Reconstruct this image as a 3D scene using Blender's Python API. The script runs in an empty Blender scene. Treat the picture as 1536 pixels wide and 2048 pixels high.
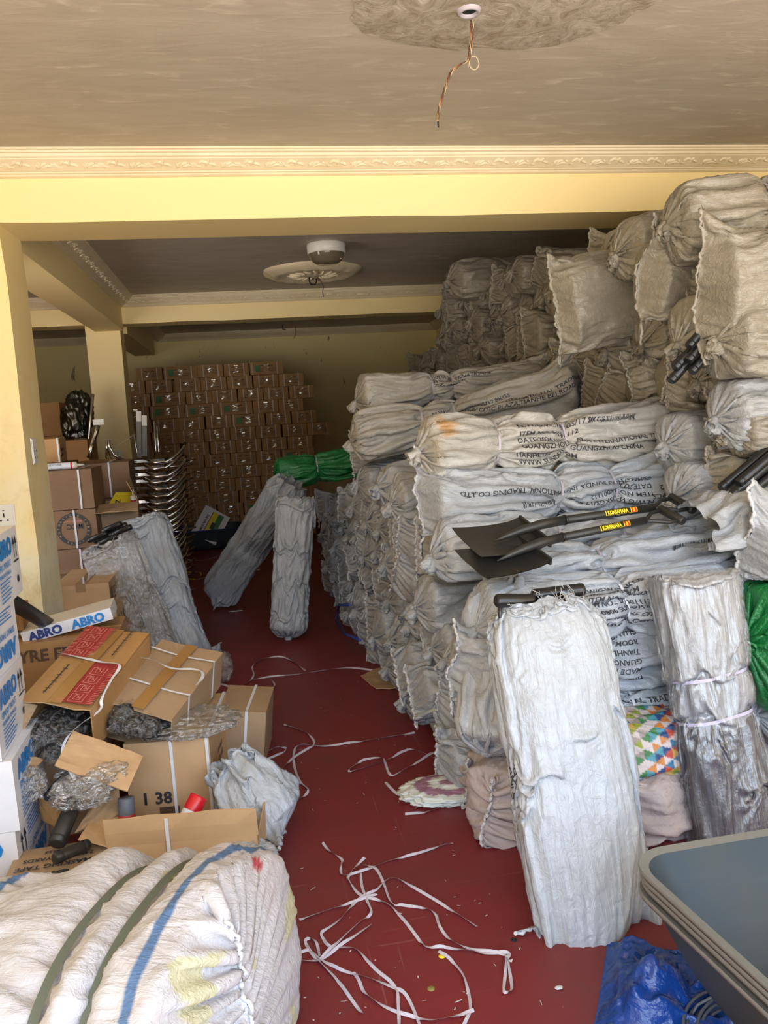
import bpy, bmesh, math, random, time
import numpy as np
from mathutils import Vector, Matrix, Euler

# ------------------------------------------------------------------ camera, daylight, exposure
SC = bpy.context.scene
COL = SC.collection
F, YAW, PITCH, ROLL = 1584.5, 0.17328, 0.12665, 0.06096
EYE = np.array([0.0, 0.0, 1.6])
_f = np.array([math.sin(YAW)*math.cos(PITCH), math.cos(YAW)*math.cos(PITCH), -math.sin(PITCH)])
_r = np.array([math.cos(YAW), -math.sin(YAW), 0.0]); _u = np.cross(_r, _f)
RT = math.cos(ROLL)*_r - math.sin(ROLL)*_u
UP = math.sin(ROLL)*_r + math.cos(ROLL)*_u
FW = _f
cd = bpy.data.cameras.new('camera'); cam = bpy.data.objects.new('camera', cd); COL.objects.link(cam)
cd.sensor_fit = 'VERTICAL'; cd.sensor_height = 24.0; cd.lens = F/2048*24.0; cd.clip_start = .05
cam.matrix_world = Matrix(((RT[0], UP[0], -FW[0], EYE[0]), (RT[1], UP[1], -FW[1], EYE[1]), (RT[2], UP[2], -FW[2], EYE[2]), (0, 0, 0, 1)))
SC.camera = cam
SC.view_settings.view_transform = 'Standard'; SC.view_settings.look = 'None'
SC.view_settings.exposure = 0.12; SC.view_settings.gamma = 1.0; SC.view_settings.use_curve_mapping = False
world = bpy.data.worlds.new('daylight'); SC.world = world; world.use_nodes = True
wn, wl = world.node_tree.nodes, world.node_tree.links
_tc = wn.new('ShaderNodeTexCoord'); _sp = wn.new('ShaderNodeSeparateXYZ'); _cr = wn.new('ShaderNodeValToRGB'); _mr = wn.new('ShaderNodeMapRange')
_mr.inputs['From Min'].default_value = -1; _mr.inputs['From Max'].default_value = 1
wl.new(_tc.outputs['Generated'], _sp.inputs[0]); wl.new(_sp.outputs['Z'], _mr.inputs['Value']); wl.new(_mr.outputs[0], _cr.inputs[0])
e = _cr.color_ramp.elements
e[0].position = 0.0; e[0].color = (1.75, 1.63, 1.44, 1)
e[1].position = .46; e[1].color = (1.1, 1.03, .93, 1)
for p_, c_ in ((.50, (.10, .10, .10, 1)), (.56, (.16, .18, .20, 1)), (.60, (.80, .95, 1.15, 1)), (.75, (.72, .90, 1.15, 1)), (1.0, (.40, .56, .90, 1))):
    q = _cr.color_ramp.elements.new(p_); q.color = c_
wl.new(_cr.outputs[0], wn['Background'].inputs['Color']); wn['Background'].inputs['Strength'].default_value = 6.6
# the shop front is open behind the camera: a portal guides the sky light in
pl = bpy.data.lights.new('shop_front_daylight', 'AREA'); pl.shape = 'RECTANGLE'; pl.size = 4.75; pl.size_y = 2.97; pl.cycles.is_portal = True
po = bpy.data.objects.new('shop_front_daylight', pl); COL.objects.link(po); po.location = (.92, -.9, 1.485); po.rotation_euler = (math.radians(90), 0, math.radians(0))

def ray(px, py): return FW + (px-768)/F*RT - (py-1024)/F*UP
def AZ(px, py, z): d = ray(px, py); return EYE + d*(z-1.6)/d[2]
def AY(px, py, y): d = ray(px, py); return EYE + d*y/d[1]
def AX(px, py, x): d = ray(px, py); return EYE + d*x/d[0]

# ------------------------------------------------------------------ materials
def mat(name, col, rough=.6, metal=0, **kw):
    m = bpy.data.materials.new(name); m.use_nodes = True
    b = m.node_tree.nodes['Principled BSDF']
    b.inputs['Base Color'].default_value = (*col, 1); b.inputs['Roughness'].default_value = rough; b.inputs['Metallic'].default_value = metal
    for k, v in kw.items(): b.inputs[k.replace('_', ' ')].default_value = v
    return m
def nd(m, t, **kw):
    n = m.node_tree.nodes.new(t)
    for k, v in kw.items():
        if hasattr(n, k): setattr(n, k, v)
        else: n.inputs[k.replace('_', ' ')].default_value = v
    return n
def lk(m, a, b): m.node_tree.links.new(a, b)
def coords(m, scale=(1, 1, 1), out='Object', rot=(0, 0, 0)):
    tc = nd(m, 'ShaderNodeTexCoord'); mp = nd(m, 'ShaderNodeMapping'); mp.inputs['Scale'].default_value = scale; mp.inputs['Rotation'].default_value = rot
    lk(m, tc.outputs[out], mp.inputs[0]); return mp.outputs[0]
def noise(m, vec, scale, detail=4, rough=.55, dist=0):
    n = nd(m, 'ShaderNodeTexNoise'); n.inputs['Scale'].default_value = scale; n.inputs['Detail'].default_value = detail
    n.inputs['Roughness'].default_value = rough; n.inputs['Distortion'].default_value = dist; lk(m, vec, n.inputs['Vector']); return n.outputs[0]
def ramp(m, fac, stops):
    r = nd(m, 'ShaderNodeValToRGB'); els = r.color_ramp.elements
    els[0].position, els[0].color = stops[0][0], (*stops[0][1], 1); els[1].position, els[1].color = stops[-1][0], (*stops[-1][1], 1)
    for p, c in stops[1:-1]: q = els.new(p); q.color = (*c, 1)
    lk(m, fac, r.inputs[0]); return r.outputs[0]
def mix(m, fac, a, b, mode='MIX'):
    n = nd(m, 'ShaderNodeMix'); n.data_type = 'RGBA'; n.blend_type = mode
    for s, v in ((n.inputs[0], fac), (n.inputs[6], a), (n.inputs[7], b)):
        if isinstance(v, (int, float)): s.default_value = v
        elif isinstance(v, tuple): s.default_value = (*v, 1)
        else: lk(m, v, s)
    return n.outputs[2]
def math_(m, op, a, b):
    n = nd(m, 'ShaderNodeMath'); n.operation = op
    for s, v in ((n.inputs[0], a), (n.inputs[1], b)):
        if isinstance(v, (int, float)): s.default_value = v
        else: lk(m, v, s)
    return n.outputs[0]
def bump(m, h, strength=.3, dist=.01):
    n = nd(m, 'ShaderNodeBump'); n.inputs['Strength'].default_value = strength; n.inputs['Distance'].default_value = dist
    lk(m, h, n.inputs['Height']); lk(m, n.outputs[0], m.node_tree.nodes['Principled BSDF'].inputs['Normal'])
def setc(m, s): lk(m, s, m.node_tree.nodes['Principled BSDF'].inputs['Base Color'])

def wall_paint(name, base, stain, marks=False):
    m = mat(name, base, .6)
    v = coords(m); n1 = noise(m, v, 1.3, 7, .68, .4); n2 = noise(m, coords(m, (3, 3, 2)), 2.2, 6, .75, .3)
    sp = nd(m, 'ShaderNodeSeparateXYZ'); g = nd(m, 'ShaderNodeNewGeometry'); lk(m, g.outputs['Position'], sp.inputs[0])
    low = nd(m, 'ShaderNodeMapRange'); low.inputs[1].default_value = 2.4; low.inputs[2].default_value = .6; lk(m, sp.outputs['Z'], low.inputs[0])
    k = math_(m, 'MULTIPLY', low.outputs[0], ramp(m, n1, [(.36, (0, 0, 0)), (.62, (1, 1, 1))]))
    c = mix(m, k, base, stain)
    k2 = math_(m, 'MULTIPLY', low.outputs[0], ramp(m, n2, [(.50, (0, 0, 0)), (.72, (.8, .8, .8))])); c = mix(m, k2, c, tuple(x*.66 for x in base))
    n3 = noise(m, coords(m, (7, 7, 2.5), rot=(.5, .6, .2)), 1.0, 5, .7, .2)
    c = mix(m, math_(m, 'MULTIPLY', ramp(m, n3, [(.64 if marks else .70, (0, 0, 0)), (.71 if marks else .76, (.9, .9, .9))]), 1.0 if marks else low.outputs[0]), c, (.09, .07, .045))
    setc(m, c); bump(m, n1, .2, .01); return m
M = {}
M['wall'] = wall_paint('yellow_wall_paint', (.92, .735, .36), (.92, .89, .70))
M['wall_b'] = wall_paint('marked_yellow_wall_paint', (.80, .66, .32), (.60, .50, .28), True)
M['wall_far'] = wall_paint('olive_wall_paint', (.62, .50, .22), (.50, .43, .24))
def ceiling_mat():
    m = mat('ceiling_plaster', (.5, .43, .34), .55)
    a = noise(m, coords(m, (1.2, 4.5, 1), rot=(0, 0, .5)), 1.3, 5, .6, 1.5); b = noise(m, coords(m, (2.5, 9, 1), rot=(0, 0, -.35)), 1.6, 4, .6, .8)
    c = mix(m, ramp(m, a, [(.35, (0, 0, 0)), (.65, (1, 1, 1))]), (.43, .37, .30), (.50, .44, .36))
    c = mix(m, ramp(m, b, [(.57, (0, 0, 0)), (.74, (.8, .8, .8))]), c, (.68, .61, .51)); setc(m, c); bump(m, b, .25, .008); return m
M['ceiling'] = ceiling_mat()
def patch_mat():
    m = mat('rough_plaster_patch', (.4, .34, .25), .8)
    a = noise(m, coords(m, (1, 1, 1)), 9, 8, .75, 1.8); b = noise(m, coords(m, (3, 9, 1), rot=(0, 0, .3)), 3, 6, .7, 1)
    c = mix(m, ramp(m, a, [(.35, (0, 0, 0)), (.62, (1, 1, 1))]), (.30, .235, .15), (.56, .50, .41))
    c = mix(m, ramp(m, b, [(.58, (0, 0, 0)), (.7, (1, 1, 1))]), c, (.66, .60, .5)); setc(m, c); bump(m, a, .9, .02); return m
M['patch'] = patch_mat()
def cornice_mat():
    m = mat('cream_plaster', (.80, .68, .48), .5); a = noise(m, coords(m), 5, 5); setc(m, mix(m, ramp(m, a, [(.4, (0, 0, 0)), (.7, (1, 1, 1))]), (.80, .68, .48), (.74, .61, .40))); return m
M['cornice'] = cornice_mat()
def floor_mat():
    m = mat('red_floor_paint', (.2, .03, .03), .42)
    v = coords(m); a = noise(m, v, 1.1, 7, .65, .5); b = noise(m, v, 55, 3, .6); s1 = noise(m, coords(m, (1.2, 30, 1), rot=(0, 0, .7)), 1.2, 3, .5, .6); s2 = noise(m, coords(m, (26, 1.4, 1), rot=(0, 0, .35)), 1.3, 3, .5, .7)
    c = mix(m, ramp(m, a, [(.35, (0, 0, 0)), (.7, (1, 1, 1))]), (.185, .017, .020), (.13, .024, .024))
    c = mix(m, ramp(m, noise(m, v, 3.3, 6, .7, 1), [(.55, (0, 0, 0)), (.8, (.55, .55, .55))]), c, (.10, .05, .045))
    c = mix(m, ramp(m, s1, [(.68, (0, 0, 0)), (.74, (.25, .25, .25))]), c, (.38, .22, .2)); c = mix(m, ramp(m, s2, [(.69, (0, 0, 0)), (.75, (.22, .22, .22))]), c, (.38, .22, .2))
    c = mix(m, ramp(m, b, [(.73, (0, 0, 0)), (.78, (.6, .6, .6))]), c, (.45, .32, .28)); setc(m, c)
    r = nd(m, 'ShaderNodeMapRange'); r.inputs[3].default_value = .36; r.inputs[4].default_value = .62; lk(m, a, r.inputs[0]); lk(m, r.outputs[0], m.node_tree.nodes['Principled BSDF'].inputs['Roughness']); bump(m, s1, .08, .004); return m
M['floor'] = floor_mat()
def sack_mat(name, base, dirt=(.42, .38, .32), rough=.33, alpha=None, bs=.8, vcol=False):
    m = mat(name, base, rough); b = m.node_tree.nodes['Principled BSDF']; b.inputs['Specular IOR Level'].default_value = .7
    n1 = noise(m, coords(m, (5, 46, 46)), 1, 4, .65, .8); n2 = noise(m, coords(m), 24, 4, .6, 1.4); n3 = noise(m, coords(m), 5, 5, .65, .5)
    g = nd(m, 'ShaderNodeNewGeometry'); n5 = noise(m, g.outputs['Position'], 2.2, 3)
    c = mix(m, ramp(m, n3, [(.45, (0, 0, 0)), (.8, (.55, .55, .55))]), base, dirt)
    c = mix(m, ramp(m, n5, [(.35, (.0, .0, .0)), (.75, (.35, .35, .35))]), c, tuple(x*.8 for x in base))
    n6 = noise(m, coords(m), 60, 2, .5)
    c = mix(m, ramp(m, n6, [(.79, (0, 0, 0)), (.81, (.6, .6, .6))]), c, (.12, .11, .10))
    if vcol:
        a = nd(m, 'ShaderNodeVertexColor', layer_name='print'); c = mix(m, 1.0, c, a.outputs[0], 'MULTIPLY')
    setc(m, c); h = math_(m, 'ADD', n1, math_(m, 'MULTIPLY', n2, .8)); bump(m, h, bs, .008)
    r = nd(m, 'ShaderNodeMapRange'); r.inputs[3].default_value = rough-.1; r.inputs[4].default_value = rough+.2; lk(m, n3, r.inputs[0]); lk(m, r.outputs[0], b.inputs['Roughness'])
    return m
M['sack'] = sack_mat('white_woven_plastic', (.36, .372, .388), (.21, .195, .17))
M['sackw'] = sack_mat('bright_woven_plastic', (.385, .41, .445), (.34, .34, .34), .28)
M['sackc'] = sack_mat('cream_woven_plastic', (.41, .397, .365), (.34, .28, .21), .31)
M['sackr'] = sack_mat('rust_stained_woven_plastic', (.41, .397, .365), (.34, .28, .21), .31, vcol=True)
M['dusky'] = sack_mat('shade_browned_woven_plastic', (.285, .255, .205), (.18, .15, .11), .28)  # brown of ceiling bounce and deep shade put into the sack colour
M['green'] = sack_mat('green_plastic', (.012, .20, .045), (.02, .14, .04), .25)
M['bale'] = sack_mat('printed_bale_cloth', (.52, .50, .52), (.46, .43, .42), .55, bs=.8, vcol=True)
M['printsack'] = sack_mat('printed_sack_cloth', (.58, .50, .48), (.44, .36, .32), .5, bs=.3, vcol=True)
M['pinksack'] = sack_mat('pinkish_sack_cloth', (.42, .35, .34), (.30, .25, .23), .6, bs=.4)
M['hem'] = mat('stitched_hem', (.52, .52, .52), .6); M['hemd'] = mat('shade_browned_hem', (.36, .33, .28), .7)  # second hem is darkened to match the shade painted into the tall pile
M['strap'] = mat('grey_strapping', (.46, .42, .47), .35)
M['strapw'] = mat('white_strapping', (.70, .70, .74), .3); M['strapt'] = mat('thin_clear_strapping', (.40, .33, .27), .3)
M['strapl'] = mat('lilac_strapping', (.52, .48, .66), .35)
M['ribbon'] = mat('cut_plastic_ribbon', (.50, .45, .50), .25)
M['ink'] = mat('black_ink', (.035, .035, .04), .6)
M['hole'] = mat('dark_hole', (.01, .01, .01), .9)
M['black'] = mat('black_enamel', (.012, .012, .013), .28)
M['blackm'] = mat('matt_black_steel', (.022, .021, .020), .42)
M['chrome'] = mat('chrome', (.62, .62, .60), .16, 1)
M['dsteel'] = mat('dark_steel', (.12, .12, .11), .3, 1)
def clear_mat(name, tint, amt, rough=.16, bs=.5, gl=.22, sc=(5, 34, 34)):
    m = bpy.data.materials.new(name); m.use_nodes = True; N_ = m.node_tree.nodes; b = N_['Principled BSDF']; out = N_['Material Output']
    b.inputs['Base Color'].default_value = (*tint, 1); b.inputs['Roughness'].default_value = .5
    t = nd(m, 'ShaderNodeBsdfTransparent'); g = nd(m, 'ShaderNodeBsdfGlossy'); g.inputs['Roughness'].default_value = rough; mx = nd(m, 'ShaderNodeMixShader'); mx.inputs[0].default_value = amt; m2 = nd(m, 'ShaderNodeMixShader'); m2.inputs[0].default_value = gl
    lk(m, t.outputs[0], mx.inputs[1]); lk(m, b.outputs[0], mx.inputs[2]); lk(m, mx.outputs[0], m2.inputs[1]); lk(m, g.outputs[0], m2.inputs[2]); lk(m, m2.outputs[0], out.inputs[0])
    h = math_(m, 'ADD', noise(m, coords(m, sc), 1, 3, .6, .6), math_(m, 'MULTIPLY', noise(m, coords(m), 26, 4, .6, 2.2), 1.0 if sc[1] < 40 else .35)); bump(m, h, bs, .014)
    bn = [n for n in N_ if n.bl_idname == 'ShaderNodeBump'][0]; lk(m, bn.outputs[0], g.inputs['Normal']); return m
M['clear'] = clear_mat('clear_film', (.55, .55, .60), .08, .30, .5, .13, (2.5, 60, 60))
M['wrap'] = clear_mat('crinkled_wrap', (.25, .25, .25), .05, .12, 1.0, .16)
M['clearb'] = clear_mat('clear_bag_film', (.50, .50, .50), .10, .10, .9, .28)
def card_mat(name, a, b, rough=.65):
    m = mat(name, a, rough); n = noise(m, coords(m, (3, 60, 1)), 1, 2, .5); n2 = noise(m, coords(m), 3.5, 5, .65)
    c = mix(m, ramp(m, n2, [(.35, (0, 0, 0)), (.75, (1, 1, 1))]), a, b); c = mix(m, ramp(m, n, [(.4, (0, 0, 0)), (.8, (.35, .35, .35))]), c, tuple(x*.75 for x in a)); setc(m, c); bump(m, n2, .15, .01); return m
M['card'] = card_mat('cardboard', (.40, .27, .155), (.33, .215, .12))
M['cardshade'] = card_mat('shaded_brown_cardboard', (.22, .125, .065), (.18, .10, .05))  # front pillar's shadow put into the colour as a darker brown
M['cardl'] = card_mat('pale_cardboard', (.56, .36, .19), (.48, .30, .15))
M['cardd'] = card_mat('brown_cardboard', (.36, .185, .06), (.30, .15, .045))
M['carto'] = card_mat('orange_cardboard', (.45, .25, .095), (.38, .20, .08), .45)
M['cardw'] = card_mat('white_cardboard', (.78, .78, .82), (.72, .72, .78), .45)
M['tape'] = mat('brown_packing_tape', (.36, .19, .06), .15)
M['ctape'] = mat('clear_packing_tape', (.34, .21, .10), .07, Coat_Weight=1.0, Coat_Roughness=.04)
M['redink'] = mat('red_ink', (.33, .03, .03), .5); M['redpink'] = mat('pale_red_ink', (.62, .22, .18), .6)
M['blueink'] = mat('blue_ink', (.02, .22, .62), .5); M['navy'] = mat('navy_ink', (.02, .04, .20), .5)
M['brownink'] = mat('brown_ink', (.10, .055, .03), .6); M['greenink'] = mat('green_ink', (.05, .20, .06), .6)
M['redcap'] = mat('red_plastic', (.62, .01, .02), .3); M['canw'] = mat('white_can', (.72, .74, .80), .3)
M['whitep'] = mat('white_plastic', (.78, .77, .72), .35); M['yellow'] = mat('yellow_plastic', (.75, .60, .02), .4)
M['greycap'] = mat('grey_plastic', (.10, .11, .14), .5)
def tray_mat():
    m = mat('blue_grey_tray', (.17, .21, .24), .5, .0, Specular_IOR_Level=.25); n = noise(m, coords(m, (30, 2, 2)), 1, 3); n2 = noise(m, coords(m), 4, 5, .6)
    c = mix(m, ramp(m, n2, [(.4, (0, 0, 0)), (.75, (1, 1, 1))]), (.034, .048, .058), (.050, .055, .052)); setc(m, mix(m, ramp(m, n, [(.5, (0, 0, 0)), (.8, (.3, .3, .3))]), c, (.07, .09, .10))); return m
M['tray'] = tray_mat(); M['rim'] = mat('bare_tray_rim', (.17, .165, .15), .42)
def tarp_mat():
    m = mat('blue_plastic_film', (.006, .045, .24), .28); h = math_(m, 'ADD', noise(m, coords(m), 9, 4, .6, 1.5), noise(m, coords(m), 30, 3)); bump(m, h, .6, .012); return m
M['tarp'] = tarp_mat()

# ------------------------------------------------------------------ object helpers
def tag(o, label=None, cat=None, group=None, kind=None):
    if label: o['label'] = label
    if cat: o['category'] = cat
    if group: o['group'] = group
    if kind: o['kind'] = kind
    return o
class MB:
    """collects shapes into ONE mesh"""
    def __init__(s): s.v = []; s.f = []; s.m = []; s.mats = []; s.sm = []
    def mi(s, m):
        if m not in s.mats: s.mats.append(m)
        return s.mats.index(m)
    def add(s, V, Fc, m, smooth=False):
        n = len(s.v); s.v += [tuple(map(float, v)) for v in V]; k = s.mi(m)
        for f in Fc: s.f.append(tuple(n+i for i in f)); s.m.append(k); s.sm.append(smooth)
        return s
    def box(s, a, b, m, T=None):
        x0, y0, z0 = a; x1, y1, z1 = b
        V = [(x0, y0, z0), (x1, y0, z0), (x1, y1, z0), (x0, y1, z0), (x0, y0, z1), (x1, y0, z1), (x1, y1, z1), (x0, y1, z1)]
        if T is not None: V = [tuple(T @ Vector(v)) for v in V]
        return s.add(V, [(0, 3, 2, 1), (4, 5, 6, 7), (0, 1, 5, 4), (1, 2, 6, 5), (2, 3, 7, 6), (3, 0, 4, 7)], m)
    def grid(s, P, m, smooth=True, closed=False):
        P = np.asarray(P); a, b = P.shape[:2]; Fc = []
        for i in range(a-1):
            for j in range(b if closed else b-1):
                k = (j+1) % b; Fc.append((i*b+j, i*b+k, (i+1)*b+k, (i+1)*b+j))
        return s.add(P.reshape(-1, 3).tolist(), Fc, m, smooth)
    def tube(s, pts, r, m, n=10, caps=True, flat=1.0):
        pts = [np.array(p, float) for p in pts]; rs = r if hasattr(r, '__len__') else [r]*len(pts); rings = []; up = None
        for i, p in enumerate(pts):
            t = pts[min(i+1, len(pts)-1)]-pts[max(i-1, 0)]; t = t/(np.linalg.norm(t)+1e-9)
            if up is None: up = np.array([0, 0, 1.]) if abs(t[2]) < .9 else np.array([1., 0, 0])
            a = np.cross(t, up); a /= np.linalg.norm(a)+1e-9; b = np.cross(a, t); up = b
            rings.append([p+rs[i]*(math.cos(q)*a+flat*math.sin(q)*b) for q in np.linspace(0, 2*math.pi, n, endpoint=False)])
        s.grid(np.array(rings), m, True, True)
        if caps:
            k = len(s.v)-n*len(pts); s.f.append(tuple(range(k, k+n))[::-1]); s.f.append(tuple(range(len(s.v)-n, len(s.v)))); mi = s.mi(m); s.m += [mi, mi]; s.sm += [False, False]
        return s
    def lathe(s, prof, m, n=24, T=None):
        P = np.array([[(r*math.cos(q), r*math.sin(q), z) for q in np.linspace(0, 2*math.pi, n, endpoint=False)] for r, z in prof])
        if T is not None: P = np.array([[tuple(T @ Vector(v)) for v in row] for row in P])
        return s.grid(P, m, True, True)
    def build(s, name, parent=None, loc=None, rot=None, noflip=True):
        me = bpy.data.meshes.new(name); me.from_pydata(s.v, [], s.f)
        for m in s.mats: me.materials.append(m)
        me.polygons.foreach_set('material_index', s.m); me.polygons.foreach_set('use_smooth', s.sm); me.update()
        o = bpy.data.objects.new(name, me); COL.objects.link(o)
        if parent: o.parent = parent
        if loc is not None: o.location = loc
        if rot is not None: o.rotation_euler = rot
        return o
def empty(name, loc=(0, 0, 0), rz=0): 
    o = bpy.data.objects.new(name, None); COL.objects.link(o); o.location = loc; o.rotation_euler = (0, 0, rz); o.empty_display_size = .1; return o
KIDS = {}
def kid(p, c): KIDS.setdefault(p.name, []).append(c); return c
def copy_tree(o, parent=None):
    c = o.copy(); COL.objects.link(c); c.parent = parent
    for ch in o.children: copy_tree(ch, c)
    return c
def structure(o): o['kind'] = 'structure'; return o
def frame(P0, P1, up=(0, 0, 1), roll=0):
    """matrix whose x axis runs P0 -> P1"""
    x = Vector(P1)-Vector(P0); x.normalize(); y = Vector(up).cross(x); y.normalize(); z = x.cross(y)
    m = Matrix((x, y, z)).transposed().to_4x4(); m.translation = Vector(P0)
    return m @ Matrix.Rotation(roll, 4, 'X')
_tcache = {}
def text_mesh(s, size, align='LEFT', bold=0.0, space=1.0):
    """flat letters in the xy plane as vertex and face lists"""
    k = (s, size, align, bold, space)
    if k in _tcache: return _tcache[k]
    cu = bpy.data.curves.new('t', 'FONT'); cu.body = s; cu.size = size; cu.align_x = align; cu.offset = bold*size; cu.resolution_u = 2; cu.space_character = space
    ob = bpy.data.objects.new('t', cu); me = ob.to_mesh()
    V = [tuple(v.co) for v in me.vertices]; Fc = [tuple(p.vertices) for p in me.polygons]
    ob.to_mesh_clear(); bpy.data.objects.remove(ob); bpy.data.curves.remove(cu)
    _tcache[k] = (V, Fc); return V, Fc
def text_on(mb, s, size, T, m, align='LEFT', bold=.0, sx=1.0):
    V, Fc = text_mesh(s, size, align, bold); mb.add([tuple(T @ Vector((v[0]*sx, v[1], 0))) for v in V], Fc, m)

# ------------------------------------------------------------------ sacks: cloth relaxed round its contents
def vnoise(P, seed):
    """value noise on (...,3) points, range -1..1"""
    P=np.asarray(P,float); i=np.floor(P).astype(np.int64); f=P-i; f=f*f*(3-2*f)
    def h(a,b,c):
        n=(a*73856093)^(b*19349663)^(c*83492791)^(seed*2654435761)
        n=(n^(n>>13))*1274126177 & 0x7fffffff
        n=(n^(n>>16))*668265263 & 0x7fffffff
        return (n%65536)/32768.-1
    x,y,z=i[...,0],i[...,1],i[...,2]; u,v,w=f[...,0],f[...,1],f[...,2]
    def l(a,b,t): return a+(b-a)*t
    return l(l(l(h(x,y,z),h(x+1,y,z),u),l(h(x,y+1,z),h(x+1,y+1,z),u),v),
             l(l(h(x,y,z+1),h(x+1,y,z+1),u),l(h(x,y+1,z+1),h(x+1,y+1,z+1),u),v),w)
def normals(P):
    du=np.gradient(P,axis=0); dv=(np.roll(P,-1,1)-np.roll(P,1,1)); n=np.cross(dv,du); n/=np.linalg.norm(n,axis=-1,keepdims=True)+1e-12
    return -n if False else n
def sim_bag(seed,gx=0,ext=None,mouth=.72,sh=.62,L=1.15,ry=.13,rz=.11,end0='knot',end1='seam',straps=(.35,.62),ns=180,nt=136,steps=90,
            slack=1.28,mid=.72,taper=0,wy=None,wz=None,grav=.00008,lump=.18,n_exp=2.8,crisp=1.0,cap=.035,fk=5.5,famp=.22,fric=.6):
    """A woven sack relaxed as cloth round its contents; returns P[ns,nt,3] (fabric grid), x runs along the sack."""
    rng=np.random.default_rng(seed)
    th=np.arange(nt)/nt*2*np.pi; C=2*np.pi*((ry+rz)/2)*slack; dt=C/nt
    EXT={'knot':.10,'seam':.06,'open':ext or .16}; x_pre=EXT[end0]
    Lf=L+EXT[end0]+EXT[end1]
    ds=Lf/(ns-1); s=np.arange(ns)*ds
    kx={}
    x=s-x_pre
    def prof(x):                                    # contents thickness along the sack
        t=np.clip(x/L,0,1)
        g=mid+(1-mid)*np.abs(2*t-1)**1.5
        g=g*(1-taper*t**1.6)
        for c in straps: g=g*(1-.14*np.exp(-((t-c)/.03)**2))
        e=cap
        a=np.clip((x-(-.0))/e,0,1); b=np.clip((L-x)/e,0,1)
        return g*np.sqrt(1-(1-a)**2)*np.sqrt(1-(1-b)**2)
    X0,T=np.meshgrid(x,th,indexing='ij')
    cs,sn=np.cos(T),np.sin(T)
    g=np.maximum(prof(X0),.3)
    nz=vnoise(np.stack([cs*2.2,sn*2.2,X0*7],-1),seed)*.5+vnoise(np.stack([cs*5,sn*5,X0*5+9],-1),seed+7)*.5
    warp=vnoise(np.stack([cs*1.3+5,sn*1.3,X0*4],-1),seed+11)*1.3
    fold=1-2*np.abs(vnoise(np.stack([np.cos(T+warp*.35)*fk,np.sin(T+warp*.35)*fk,X0*2.6],-1),seed+5))
    env=.55+.6*vnoise(np.stack([cs,sn,X0*3+4],-1),seed+6)
    rr_=1.06+famp*(fold-.3)*np.clip(env,.15,1.2)+.08*nz
    P=np.stack([X0+.012*vnoise(np.stack([cs*3,sn*3,X0*12],-1),seed+8),cs*ry*g*rr_,sn*rz*g*rr_],-1)
    W=np.ones((ns,nt,1))
    nk=9
    c0=c1=None
    if end0=='knot':
        c0=np.array([-.018,rng.uniform(-.3,.3)*ry,rng.uniform(-.5,.2)*rz])
    if end1=='knot':
        c1=np.array([L+.018,rng.uniform(-.3,.3)*ry,rng.uniform(-.5,.2)*rz])
    def init_knot(idx,c,sg):
        # idx: rows from the mouth inward ; first nk rows are the tail, row nk the tie
        for q,i in enumerate(idx[:nk]):
            rr=.010+.022*(1-q/nk)*(1+.5*nz[i])
            P[i,:,0]=c[0]-sg*(nk-q)*ds*.9; P[i,:,1]=c[1]+rr*np.cos(th)*(1+.6*rng.uniform(-1,1)); P[i,:,2]=c[2]+rr*np.sin(th)-.01*(nk-q)/nk
        for i in idx[nk:nk+2]:
            P[i,:,0]=c[0]; P[i,:,1]=c[1]+.010*np.cos(th); P[i,:,2]=c[2]+.010*np.sin(th); W[i]=0
        m=14
        for q,i in enumerate(idx[nk+2:nk+2+m]):
            t=(q+1)/m; P[i,:,0]=c[0]*(1-t)+P[i,:,0]*t; P[i,:,1]=c[1]*(1-t)+P[i,:,1]*t; P[i,:,2]=c[2]*(1-t)+P[i,:,2]*t
    def init_seam(idx,sg):
        m=16; e=0 if sg>0 else L
        tz=-(2*np.abs(((th/(2*np.pi)+.25)%1)-.5)*2-1)
        zl=tz*C/4*sh*rng.uniform(.9,1.15)
        o=rng.uniform(0,50)
        wob=vnoise(np.stack([zl*16+o,zl*0,zl*0],-1),seed+31)
        yl=.045*vnoise(np.stack([zl*7+o,zl*0+3,zl*0],-1),seed+32)+.35*ry*rng.uniform(-1,1)
        for q,i in enumerate(idx[:m]):
            t=1-q/m
            P[i,:,1]=P[i,:,1]*(1-t)+(yl+.003*np.cos(th))*t
            P[i,:,2]=P[i,:,2]*(1-t)+zl*t
            if q<2: P[i,:,0]=e-sg*(.034+.010*wob-.006*q); W[i]=0
    def init_open(idx,sg):
        m=max(4,int(EXT['open']/ds)); e=0 if sg>0 else L
        for q,i in enumerate(idx[:m]):
            t=1-q/m; f=1-(1-mouth)*t
            P[i,:,1]*=f*(1+.25*t*vnoise(np.stack([cs[i]*2,sn[i]*2,cs[i]*0],-1),seed+41))/max(.3,1) ; P[i,:,2]*=f
            P[i,:,1]*=ry/max(np.abs(P[i,:,1]).max(),1e-3)*f; P[i,:,2]*=rz/max(np.abs(P[i,:,2]).max(),1e-3)*f
            P[i,:,0]+=.02*vnoise(np.stack([cs[i]*2,sn[i]*2,cs[i]*0+2],-1),seed+42)*t
    R=np.arange(ns)
    for kd,idx,c_,sg in ((end0,R,c0,1),(end1,R[::-1],c1,-1)):
        if kd=='knot': init_knot(idx,c_,sg)
        elif kd=='seam': init_seam(idx,sg)
        else: init_open(idx,sg)
    P[W[...,0]>0]+=rng.normal(0,.0016,(int((W[...,0]>0).sum()),3))
    V=np.zeros_like(P)
    E=[]
    nyq=rng.uniform(0,99)
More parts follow.
